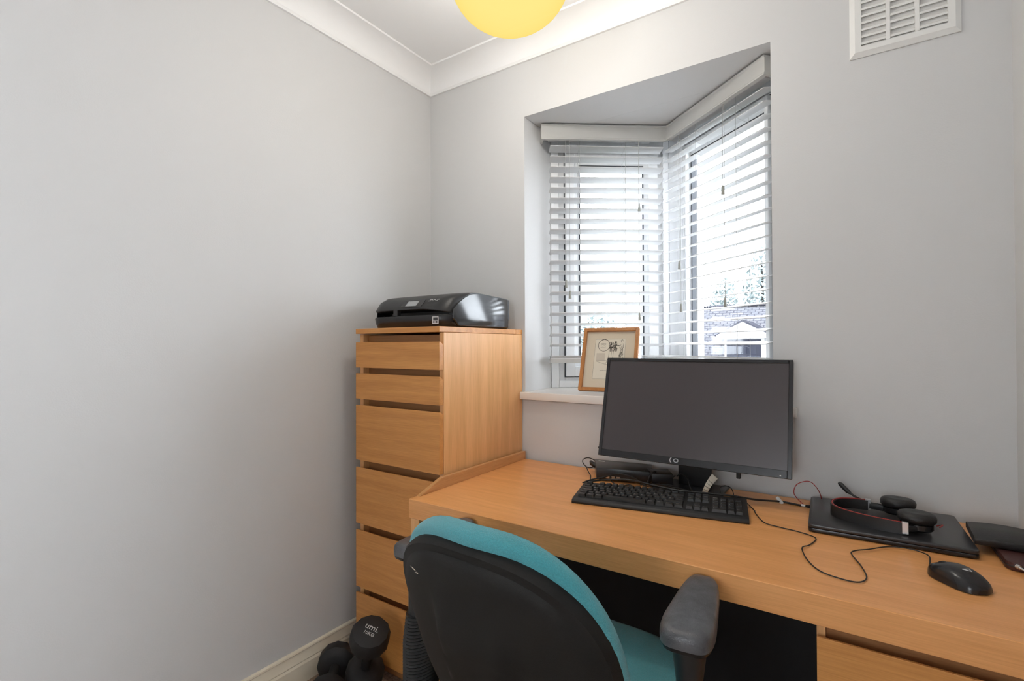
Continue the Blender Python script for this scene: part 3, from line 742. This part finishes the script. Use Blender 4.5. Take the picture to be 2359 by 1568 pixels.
def glyph_mesh(ch_):
    if ch_ not in glyph:
        cu = bpy.data.curves.new('glyph', 'FONT'); cu.body = ch_; cu.size = 1.0; cu.align_x = 'LEFT'; cu.resolution_u = 1
        t = bpy.data.objects.new('glyph', cu); COL.objects.link(t); bpy.context.view_layer.update()
        me_ = bpy.data.meshes.new_from_object(t.evaluated_get(bpy.context.evaluated_depsgraph_get()))
        glyph[ch_] = ([v.co.copy() for v in me_.vertices], [tuple(p.vertices) for p in me_.polygons])
        bpy.data.objects.remove(t); bpy.data.curves.remove(cu); bpy.data.meshes.remove(me_)
    return glyph[ch_]
for leg, x0, y0, wd, hd, hh in LEG:
    gv, gf = glyph_mesh(leg); sz = .0062 if len(leg) == 1 else .0046
    wmax = max(v.x for v in gv) if gv else 1
    if wmax*sz > wd-.005: sz = (wd-.005)/wmax
    mt_ = Matrix.Translation((x0, y0, ktop(y0))) @ rk @ Matrix.Translation((.0032, hd*.42, hh+.00025)) @ Matrix.Scale(sz, 4)
    lm_.add([mt_ @ v for v in gv], gf)
o = lm_.build('key_legends', M_PRINT, kb); o['kind'] = 'stuff'

# ------------------------------------------------------------------ small computer, power brick, cables behind the keyboard
pcx = thing('mini_computer', 'flat black mini computer with white label left of the monitor stand', 'computer', (.870, -.158, DT), R(13))
b1 = MB().prism([(0, 0), (.172, 0), (.165, .105), (-.030, .118)], .006, .042, bev=.0015, seg=2); b1.build('case', M_BLKG, pcx, smooth=True)
for x in (.006, .15): MB().box(x, x+.014, .010, .09, 0, .006, .001).build('foot', M_BLK, pcx)
MB().box(-.012, .010, .090, .100, .0421, .0425).build('label', M_WHITE, pcx)
for x in (.030, .047, .064): MB().box(x, x+.012, -.0008, .004, .010, .018, .0005).build('port', M_STEEL, pcx)
MB().lathe([(0, 0), (.0013, 0), (.0013, .0006), (0, .0006)], 8, Matrix.Translation((.150, .008, .042))).build('power_light', M_WHITE, pcx)
pb = thing('power_brick', 'small black power brick between the mini computer and monitor stand', 'adapter', (1.062, -.118, DT), R(30))
MB().prism([(-.028, -.028), (.036, -.028), (.036, .040), (-.028, .040)], .0, .046, bev=.002, seg=2).build('case', M_BLKS, pb, smooth=True)
def cable(label, pts, r=.0022, mat=None, name='cable', cat='cable', group='cables tangled behind the keyboard', sm=8):
    o = MB().tube(pts, r, 8, smooth=sm).build(name, mat or M_CAB, smooth=True, ang=80)
    return tag(o, label, cat, group)
cable('long black cable running along the back of the keyboard to the laptop', [(0.888,-0.275,0.757), (0.985,-0.205,0.761), (1.071,-0.221,0.762), (1.152,-0.235,0.762), (1.215,-0.214,0.760), (1.278,-0.190,0.757), (1.336,-0.146,0.744), (1.393,-0.092,0.734), (1.445,-0.096,0.733), (1.468,-0.099,0.737)], .0027)
cable('black cable arching in front of the mini computer', [(0.883,-0.288,0.755), (0.903,-0.262,0.762), (0.932,-0.230,0.767), (0.949,-0.193,0.770), (0.979,-0.185,0.770), (1.004,-0.174,0.760), (1.043,-0.172,0.742), (1.085,-0.125,0.755), (1.108,-0.105,0.768)])
cable('black cable bending to the foot of the monitor', [(1.067,-0.206,0.760), (1.084,-0.183,0.755), (1.105,-0.162,0.748), (1.143,-0.155,0.744), (1.192,-0.168,0.741)])
cable('black cable looping up beside the monitor stand to the paper tag', [(1.110,-0.098,0.765), (1.122,-0.086,0.772), (1.145,-0.106,0.764), (1.166,-0.152,0.747), (1.186,-0.160,0.7425), (1.200,-0.146,0.7425)])
cable('short black cable rising to the power brick', [(1.036,-0.206,0.758), (1.040,-0.168,0.750), (1.042,-0.150,0.765), (1.050,-0.135,0.778), (1.054,-0.125,0.777)], .0018)
cable('black cable lying over the monitor foot', [(1.023,-0.180,0.745), (1.067,-0.158,0.748), (1.118,-0.148,0.748), (1.153,-0.168,0.7425), (1.180,-0.164,0.7415)], .0018)
cable('thin black loop of cable standing on the right of the monitor foot', [(1.258,-0.165,0.742), (1.243,-0.135,0.748), (1.244,-0.128,0.760), (1.255,-0.122,0.764), (1.269,-0.117,0.757), (1.278,-0.131,0.742), (1.279,-0.142,0.733)], .0012)
cable('black cable curled at the left end of the mini computer', [(0.838,-0.064,0.757), (0.815,-0.098,0.752), (0.788,-0.084,0.760), (0.770,-0.048,0.765), (0.785,-0.028,0.768), (0.828,-0.036,0.757)], .0017)
cable('black cable trailing from the mini computer end to the keyboard', [(0.800,-0.086,0.752), (0.822,-0.118,0.745), (0.838,-0.134,0.737), (0.850,-0.160,0.733), (0.868,-0.190,0.733), (0.880,-0.215,0.736)], .0017)
cable('black cables bunched under the mini computer ports', [(0.915,-0.146,0.746), (0.935,-0.185,0.742), (0.965,-0.195,0.736), (0.990,-0.182,0.740), (1.020,-0.192,0.736), (1.06,-0.190,0.737)], .0020)
plug = MB().tube([(.842, -.068, .756), (.828, -.078, .758), (.815, -.074, .762), (.808, -.066, .766)], [.008, .009, .008, .005], 10).build('plug', M_CAB, smooth=True); tag(plug, 'black power plug in the left side of the mini computer', 'plug')
tg = MB(); P = [Vector((1.196,-0.150,0.7425)), Vector((1.224,-0.150,0.800)), Vector((1.238,-0.142,0.786)), Vector((1.212,-0.158,0.7435))]
rows = []
for i in range(6):
    t = i/5; bow = Vector((-.002, -.006, .001))*math.sin(t*PI)
    a = P[0].lerp(P[1], t) + bow; c = P[3].lerp(P[2], t) + bow
    rows.append([a, a.lerp(c, .5)+Vector((0, -.003, 0)), c, c+Vector((0, .0012, 0)), a+Vector((0, .0012, 0))])
tgo = tag(tg.loft(rows, close=True, caps=True).build('cable_tag', M_PAPER, smooth=True), 'crumpled cream paper tag with writing on a cable at the monitor foot', 'tag')
tw = MB()
for k in range(4):
    a = P[0].lerp(P[1], .2+.16*k) + Vector((.001, -.0085, .0)); c = P[3].lerp(P[2], .2+.16*k) + Vector((-.002, -.0085, 0))
    pts = [a.lerp(c, j/5) + Vector((0, 0, (.0016 if j % 2 else -.0012))) for j in range(6)]
    tw.tube(pts, .0005, 4)
o = tw.build('handwriting', M_INK, tgo); o['kind'] = 'stuff'
wt = MB().box(-.0035, .0035, -.012, .010, -.0035, .0035, .0008, mat=Matrix.Translation((1.3885, -.0925, .7375)) @ Matrix.Rotation(R(62), 4, 'Z') @ Matrix.Rotation(R(40), 4, 'X')).build('cable_label', M_WHITE)
tag(wt, 'small white label wrapped on the black cable left of the laptop', 'label')
cable('thin red cable looping up beside the laptop', [(1.449, -0.098, 0.735), (1.434, -0.097, 0.748), (1.424, -0.096, 0.764), (1.429, -0.094, 0.785), (1.446, -0.092, 0.797), (1.463, -0.088, 0.798), (1.477, -0.080, 0.782), (1.485, -0.062, 0.758), (1.487, -.055, .738)], .0011, M_RED, 'red_cable', 'cable', None)
jk = thing('audio_plug', 'black and white audio plug on the cable at the laptop corner', 'plug', (1.452, -.101, DT+.005))
MB().tube([(0, 0, 0), (.018, -.005, 0)], .0036, 10).build('body', M_CAB, jk, smooth=True)
MB().tube([(-.010, .003, 0), (-.0005, .0001, 0)], .0030, 10).build('sleeve', M_WHITE, jk, smooth=True)

# ------------------------------------------------------------------ laptop with headset
lp = thing('laptop', 'closed matt black laptop lying at the right of the desk under the headset', 'laptop', (1.468, -.297, DT), R(1.5))
LW, LD, LH = .300, .252, .019
def rrect(x0, x1, y0, y1, r, n=5):
    out = []
    for cx, cy, a0 in ((x1-r, y1-r, 0), (x0+r, y1-r, 90), (x0+r, y0+r, 180), (x1-r, y0+r, 270)):
        for k in range(n+1): a = R(a0+90*k/n); out.append((cx+r*math.cos(a), cy+r*math.sin(a)))
    return out
MB().prism(rrect(0, LW, 0, LD, .010), .0015, .0105, bev=.0015, seg=2).build('base', M_BLKS, lp, smooth=True)
MB().prism(rrect(0, LW, 0, LD, .010), .0112, LH, bev=.0015, seg=2).build('lid', M_BLKG, lp, smooth=True)
for x in (.03, LW-.06):
    for y in (.02, LD-.04): MB().box(x, x+.03, y, y+.012, 0, .002).build('rubber_foot', M_BLK, lp)
MB().box(.04, LW-.04, LD-.001, LD+.003, .004, .014, .001).build('hinge', M_BLK, lp)
HZ = DT+LH
hs = thing('headset', 'black headset with red-lined headband and microphone on the closed laptop', 'headset', (1.60, -.18, HZ))
def H(x, y, z): return Vector((x-1.60, y+.18, z-HZ))
path = catmull([H(1.588, -.108, 0)+Vector((0, 0, HZ)), *[Vector((x-1.60, y+.18, HZ)) for x, y in ((1.556, -.112), (1.527, -.130), (1.513, -.165), (1.518, -.203), (1.545, -.232), (1.590, -.252), (1.648, -.262))]], 6)
path = [Vector((p.x, p.y, 0)) for p in path]
def strip(pts, z0, z1, off, th):
    rows = []
    for i, p in enumerate(pts):
        t = (pts[min(i+1, len(pts)-1)]-pts[max(i-1, 0)]).normalized(); n = Vector((-t.y, t.x, 0))   # n points to the inside (left of travel)
        a = p + n*off; c = p + n*(off+th)
        rows.append([a+Vector((0, 0, z0)), c+Vector((0, 0, z0)), c+Vector((0, 0, z1)), a+Vector((0, 0, z1))])
    return MB().loft(rows, close=True, caps=True)
strip(path, .001, .027, -.003, .004).build('headband', M_BLK, hs, smooth=True, ang=50)
strip(path, .0265, .0280, -.0005, .0025).build('red_lining', M_RED, hs, smooth=True, ang=50)
strip(path, .003, .026, .001, .003).build('inner_pad', M_LEATH, hs, smooth=True, ang=50)
for (x, y, a) in ((1.588, -.108, 0), (1.650, -.262, 0)):
    MB().box(-.006, .006, -.004, .006 if y > -.2 else .005, .003, .029, .0008, mat=Matrix.Translation(H(x, y, HZ)) @ Matrix.Rotation(R(a), 4, 'Z')).build('clip', M_STEEL, hs)
def cup(cx, cy, z0, tiltx):
    mt2 = Matrix.Translation(H(cx, cy, HZ+z0)) @ Matrix.Rotation(tiltx, 4, 'X')
    c = MB().lathe([(0, 0), (.026, 0), (.030, .004), (.030, .015), (.024, .016), (0, .016)], 28, mt2).build('ear_cup', M_BLKS, hs, smooth=True)
    MB().lathe([(0, .016), (.030, .0165), (.035, .021), (.036, .029), (.033, .036), (.026, .039), (.012, .0375), (0, .037)], 28, mt2).build('ear_cushion', M_LEATH, c, smooth=True, ang=80)
cup(1.648, -.112, .004, R(-5)); cup(1.674, -.218, .004, R(-3))
MB().tube([H(1.590, -.108, HZ+.014), H(1.605, -.106, HZ+.013), H(1.622, -.107, HZ+.012)], .006, 8, flat=1.4).build('arm', M_BLK, hs, smooth=True)
MB().tube([H(1.652, -.260, HZ+.014), H(1.664, -.252, HZ+.013), H(1.672, -.240, HZ+.012)], .005, 8, flat=1.4).build('arm', M_BLK, hs, smooth=True)
MB().tube([H(1.668, -.244, HZ+.016), H(1.655, -.236, HZ+.012)], .0016, 8).build('hinge_pin', M_STEEL, hs)
MB().tube([H(1.632, -.085, HZ+.006), H(1.600, -.082, HZ+.010), H(1.565, -.080, HZ+.022), H(1.550, -.074, HZ+.031)], .0028, 8, smooth=5).build('microphone_boom', M_BLK, hs, smooth=True)
MB().tube([H(1.552, -.075, HZ+.029), H(1.546, -.072, HZ+.033), H(1.530, -.064, HZ+.048), H(1.526, -.062, HZ+.051)], [.0035, .006, .0058, .003], 10).build('microphone', M_BLK, hs, smooth=True)
MB().tube([H(1.715, -.205, HZ+.012), H(1.722, -.19, HZ+.014), H(1.722, -.175, HZ+.010), H(1.715, -.160, HZ+.002)], .0012, 6, smooth=4).build('cord_end', M_RED, hs, smooth=True)

# ------------------------------------------------------------------ mouse and its cord
ms = thing('mouse', 'black computer mouse at the right front of the desk', 'mouse', (1.713, -.437, DT), R(133))
rows = []
NL, NA = 18, 16
for i in range(NL+1):
    t = i/NL; x = .049 - .098*t                         # +x is the nose
    wv = .031*(max(0, 1-abs(2*t-1)**3.2))**.5*(.86+.14*t) + .0015
    if t < .12: wv = min(wv, .012 + t*.12)
    hv = .006 + .025*math.sin(PI*(t*.86+.09))**.9
    row = []
    for k in range(NA+1):
        a = PI*k/NA; ca, sa = math.cos(a), math.sin(a)
        yy = wv*math.copysign(abs(ca)**.75, ca)*(1-.10*sa*(1-sa)); zz = hv*sa**.62
        row.append(Vector((x, yy, zz+.0015)))
    rows.append(row)
MB().loft(rows, close=True, caps=True).build('shell', M_BLKS, ms, smooth=True, ang=75)
MB().lathe([(0, -.004), (.009, -.004), (.0095, -.003), (.0095, .003), (.009, .004), (0, .004)], 18, Matrix.Translation((.026, 0, .0195)) @ Matrix.Rotation(R(90), 4, 'X')).build('scroll_wheel', M_BLK, ms, smooth=True)
MB().tube([(.008, -.0295, .014), (-.006, -.0305, .016), (-.016, -.030, .015)], .0020, 6).build('side_button', M_BLKG, ms, smooth=True)
tr = MB(); q = [Vector((-.012, .006, 0)), Vector((-.024, .000, 0)), Vector((-.014, -.006, 0))]
def mtop(v): return Vector((v.x, v.y, (.0318 - .05*abs(v.y))))
q = [mtop(v) for v in q]
tr.tube([q[0], q[1], q[2], q[0]], .0007, 5); tr.build('logo', M_PRINT, ms)
cable('thin black mouse cord wandering over the desk top', [(1.262,-.105,.7335), (1.300,-.130,.7335), (1.340,-.205,.733), (1.346,-0.226,0.7325), (1.375,-0.292,0.7325), (1.414,-0.308,0.7325), (1.450,-0.316,0.7325), (1.485,-0.338,0.7325), (1.476,-0.390,0.7325), (1.464,-0.425,0.735), (1.477,-0.481,0.7325), (1.501,-0.525,0.7325), (1.536,-0.541,0.7325), (1.562,-0.538,0.7325), (1.574,-0.508,0.7325), (1.567,-0.457,0.7325), (1.556,-0.417,0.7325), (1.551,-0.388,0.7325), (1.562,-0.372,0.734), (1.581,-0.357,0.735), (1.612,-0.320,0.7345), (1.643,-0.303,0.734), (1.668,-0.311,0.735), (1.682,-0.335,0.737), (1.680,-0.372,0.738), (1.677,-.394,.739)], .0013, None, 'mouse_cable', 'cable', None, 6)

# ------------------------------------------------------------------ wallet and zip case by the right wall
wc = thing('zip_case', 'dark oxblood leather zip case under the black wallet', 'case', (1.840, -.222, DT))
MB().prism(rrect(-.040, .036, -.095, .100, .016), .0, .018, bev=.004, seg=2).build('body', M_BROWN, wc, smooth=True)
MB().prism(rrect(-.0412, .0372, -.0962, .1012, .0165), .0080, .0105, bev=.0004).build('zip', M_BLK, wc)
MB().tube([Vector((-.026, -.096, .012)), Vector((-.022, -.101, .011))], .0040, 8).build('zip_slider', M_STEEL, wc, smooth=True)
MB().tube([Vector((-.023, -.102, .012)), Vector((-.002, -.120, .003))], .0020, 8).build('zip_pull', M_STEEL, wc, smooth=True)
wl = thing('wallet', 'black leather wallet lying on the zip case beside the laptop', 'wallet', (1.824, -.185, DT+.0183), R(-2))
rows = []
for i in range(9):
    x = -.056 + .112*i/8; bl_ = .004*math.sin(i/8*PI)
    rows.append([Vector((x, y, z + bl_*(1 if z > .008 else 0))) for y, z in ((-.062, .001), (-.066, .006), (-.065, .012), (-.059, .0155), (0, .016), (.055, .0145), (.060, .010), (.060, .001))])
MB().loft(rows, close=True, caps=True).build('leather', M_LEATH, wl, smooth=True, ang=50)
MB().box(-.0557, -.0547, -.060, .056, .0125, .0135).build('edge_stitching', M_BROWN, wl)

# ------------------------------------------------------------------ dumbbells on the carpet
def dumbbell(label, c0, c1, text_on):
    """c0 far head centre, c1 near head centre"""
    c0, c1 = Vector(c0), Vector(c1); ax = (c1-c0).normalized()
    root = thing('dumbbell', label, 'dumbbell', (c0.x, c0.y, FL), group='black dumbbells in front of the chest')
    off = Vector((c0.x, c0.y, FL))
    xh = Vector((.96, .27, 0)); xh = (xh - ax*xh.dot(ax)).normalized(); yh = ax.cross(xh)
    for c, s in ((c0, -1), (c1, 1)):
        m4 = Matrix((xh, yh, ax)).transposed().to_4x4(); m4.translation = c-off
        pr2 = [(0, -.034), (.038, -.034), (.052, -.029), (.0615, -.018), (.0615, .018), (.055, .029), (.040, .0345), (0, .0345)]
        if s < 0: pr2 = [(r_, -z) for r_, z in pr2][::-1]
        MB().lathe(pr2, 12, m4).build('head', M_NEO, root, smooth=True, ang=36)
    MB().tube([c0-off, c1-off], .0165, 14).build('handle', M_NEO, root, smooth=True)
    if text_on:
        m4 = Matrix((xh, yh, ax)).transposed().to_4x4(); m4.translation = c1-off + ax*.0348 + yh*.008
        text('umi.', .026, m4, 'brand_print', M_PRINT, root, sx=1.05)
        m4 = m4.copy(); m4.translation = c1-off + ax*.0348 - yh*.013
        text('10KG', .0145, m4, 'weight_print', M_PRINT, root, sx=1.05)
    return root
dumbbell('black dumbbell tipped up on one end, printed umi. 10KG, before the bottom drawer', (.229, -.5615, .101), (.299, -.600, .257), True)
dumbbell('black dumbbell lying by the skirting board left of the upright one', (.102, -.574, FL+.0625), (.218, -.699, FL+.0625), False)

# ------------------------------------------------------------------ office chair
CHX, CHY = 1.045, -.745
cr = thing('office_chair', 'teal upholstered office chair with black back and armrests at the desk', 'chair', (CHX, CHY, FL))
def C(x, y, z): return Vector((x-CHX, y-CHY, z-FL))
bt = R(19)                                              # recline of the back
bc = C(1.043, -.965, .64)                               # mid point of the back shell
bup = Vector((0, -math.sin(bt), math.cos(bt))); bfw = Vector((0, math.cos(bt), math.sin(bt))); bx = Vector((1, 0, 0))
byaw = Matrix.Rotation(R(-3), 3, 'Z'); bx, bup, bfw = byaw @ bx, byaw @ bup, byaw @ bfw
def bpnt(u, v, wv): return bc + bx*u + bup*v + bfw*wv
def outline(a, bu, bd, n, e_up=2.5, e_dn=3.0):
    out = []
    for k in range(n):
        t = 2*PI*k/n; c, s = math.cos(t), math.sin(t); e = e_up if s > 0 else e_dn
        u = a*math.copysign(abs(c)**(2/e), c); v = (bu if s > 0 else bd)*math.copysign(abs(s)**(2/e), s)
        out.append((u, v))
    return out
def shell_row(a, bu, bd, wfun, n=56): return [bpnt(u, v, wfun(u, v)) for u, v in outline(a, bu, bd, n)]
SA, SU, SD = .224, .220, .225; CU = .236
def curve(u, v): return .030*(u/SA)**2                  # sides come forward
def spine(u, v): return -.016*max(0, min(1, (.078+.05*v-abs(u))/.012))*max(0, min(1, (.15-v)/.09))
rows = [shell_row(SA*1.0, SU*1.0, SD*1.0, lambda u, v: curve(u, v)+.012), shell_row(SA*1.0, SU*1.0, SD*1.0, lambda u, v: curve(u, v)-.004),
        shell_row(SA*.985, SU*.985, SD*.985, lambda u, v: curve(u, v)-.010), shell_row(SA*.93, SU*.93, SD*.93, lambda u, v: curve(u, v)-.012),
        shell_row(SA*.915, SU*.915, SD*.915, lambda u, v: curve(u, v)-.016)]
for k in (.85, .75, .65, .56, .48, .42, .36, .30, .24, .18, .12, .06):
    rows.append(shell_row(SA*k, SU*k, SD*k, lambda u, v, k=k: curve(u, v)-.016-.022*(1-k*k)+spine(u, v)))
rows.append([bpnt(0, 0, -.054)]*56)
MB().loft(rows, close=True).build('back_shell', M_SHELL, cr, smooth=True, ang=35)
rows = []
for k, w_ in ((.90, .010), (.99, .013), (1.015, .021), (1.02, .032), (1.01, .044), (.97, .053), (.88, .059), (.7, .062), (.4, .062), (.1, .062)):
    rows.append(shell_row(SA*min(k, 1.005), CU*k, SD*k, lambda u, v, w_=w_: curve(u, v)+w_*(1-.42*min(1, abs(u)/SA)**2)-.008*math.exp(-(u/.07)**2)*max(0, min(1, (v-.12)/.06))))
MB().loft(rows, close=True, caps=True).build('back_cushion', M_TEAL, cr, smooth=True, ang=60)
# pale scuffs on the shell
sc = MB()
for u, v, l, a in ((-.130, .150, .016, -.6), (-.121, .145, .013, .1), (-.070, .146, .006, -.9)):
    p = bpnt(u, v, curve(u, v)-.0245); e = bx*math.cos(a)+bup*math.sin(a); g2 = bup*math.cos(a)-bx*math.sin(a)
    sc.add([p-e*l*.5, p+g2*.0015, p+e*l*.5, p-g2*.0018], [(0, 1, 2, 3)])
o = sc.build('scuff_mark', M_PAPER, cr); o['kind'] = 'stuff'
# seat
def seat_row(k, z, dz=0):
    return [Vector((.022 + .226*k*math.copysign(abs(math.cos(2*PI*i/48))**(2/3.6), math.cos(2*PI*i/48)), .005 + .232*k*math.copysign(abs(math.sin(2*PI*i/48))**(2/3.6), math.sin(2*PI*i/48)), z)) for i in range(48)]
rows = [seat_row(.9, .415), seat_row(.98, .42), seat_row(1.0, .435), seat_row(1.0, .455), seat_row(.97, .470), seat_row(.88, .478), seat_row(.6, .476), seat_row(.2, .474)]
MB().loft(rows, close=True, caps=True).build('seat_cushion', M_TEAL, cr, smooth=True, ang=60)
MB().loft([seat_row(.55, .37), seat_row(.85, .385), seat_row(.92, .414)], close=True, caps=True).build('seat_pan', M_BLK, cr, smooth=True)
# back bar
MB().tube([Vector((.01, -.10, .375)), Vector((.015, -.215, .365)), Vector((.020, -.260, .42)), Vector((.022, -.245, .52))], .022, 10, smooth=4, flat=.5).build('back_bar', M_BLK, cr, smooth=True)
def arm(cx, cy, side, near_w, far_w, rot):
    root = cr
    def W(x, y, z): return C(cx, cy, 0) + Matrix.Rotation(rot, 3, 'Z') @ Vector((x, y, 0)) + Vector((0, 0, z))
    # pad: rounded plan, domed top
    rows = []
    plan2 = []
    for i in range(36):
        a = 2*PI*i/36; c, s = math.cos(a), math.sin(a); y = .118*math.copysign(abs(s)**(2/4.0), s); t = (y+.118)/.236
        hw = (near_w*(1-t)+far_w*t)/2; plan2.append((hw*math.copysign(abs(c)**(2/4.0), c), y))
    for k, z in ((.80, .688), (.93, .690), (.97, .696)): rows.append([W(x*k, y*(.3*k+.7), z) for x, y in plan2])
    base_ = MB().loft(rows, close=True, caps=True).build('arm_plate', M_BLKS, cr, smooth=True)
    rows = []
    for k, z in ((.99, .6965), (1.0, .702), (1.0, .709), (.965, .716), (.87, .7205), (.6, .7225), (.2, .723)): rows.append([W(x*k, y*(.35*k+.65) if k < 1 else y, z) for x, y in plan2])
    MB().loft(rows, close=True, caps=True).build('arm_pad', M_ARM, cr, smooth=True, ang=70)
    # upright: narrow neck widening into a ribbed sleeve, then a bracket under the seat
    rows = []
    for z, sx, sy, oy in ((.692, .030, .050, -.050), (.660, .026, .040, -.055), (.620, .021, .030, -.058), (.560, .022, .032, -.056), (.540, .025, .037, -.055)):
        rows.append([W(sx*math.cos(2*PI*k/20), oy+sy*math.sin(2*PI*k/20), z) for k in range(20)])
    MB().loft(rows, close=True, caps=True).build('upright', M_BLK, cr, smooth=True)
    rows = []; z = .556; i = 0
    while z > .375:
        g = .0 if i % 2 else .0035; gr = min(1, (.556-z)/.06)
        rows.append([W((.024+.006*gr+g)*math.cos(2*PI*k/20), -.055+(.036+.008*gr+g)*math.sin(2*PI*k/20), z) for k in range(20)])
        z -= .0036; i += 1
    MB().loft(rows, close=True, caps=True).build('ribbed_sleeve', M_CAB, cr, smooth=True, ang=80)
    e = W(0, -.055, .39); MB().tube([e, e+Vector((-side*.03, .01, -.045)), Vector((side*.16, -.04, .365)), Vector((side*.08, -.02, .37))], .018, 10, smooth=4).build('arm_bracket', M_BLK, cr, smooth=True)
arm(1.322, -.751, 1, .094, .060, R(5)); arm(.722, -.751, -1, .085, .060, R(-3))
# column, star base, castors
MB().lathe([(0, .36), (.05, .36), (.05, .33), (.030, .325), (.030, .20), (.034, .19), (.034, .10), (0, .10)], 20).build('gas_column', M_BLK, cr, smooth=True)
MB().lathe([(0, .125), (.045, .12), (.055, .09), (.045, .07), (0, .07)], 20).build('hub', M_BLK, cr, smooth=True)
for k in range(5):
    a = R(18+72*k+36); dv = Vector((math.cos(a), math.sin(a), 0))
    MB().tube([dv*.03+Vector((0, 0, .10)), dv*.16+Vector((0, 0, .088)), dv*.285+Vector((0, 0, .068))], [.026, .022, .016], 10).build('base_leg', M_BLK, cr, smooth=True)
    c4 = Matrix.Translation(dv*.285+Vector((0, 0, .0262))) @ Matrix.Rotation(a, 4, 'Z') @ Matrix.Rotation(R(90), 4, 'X')
    MB().lathe([(0, -.024), (.022, -.024), (.026, -.020), (.026, -.005), (.018, -.003), (.018, .003), (.026, .005), (.026, .020), (.022, .024), (0, .024)], 18, c4).build('castor', M_BLKS, cr, smooth=True)
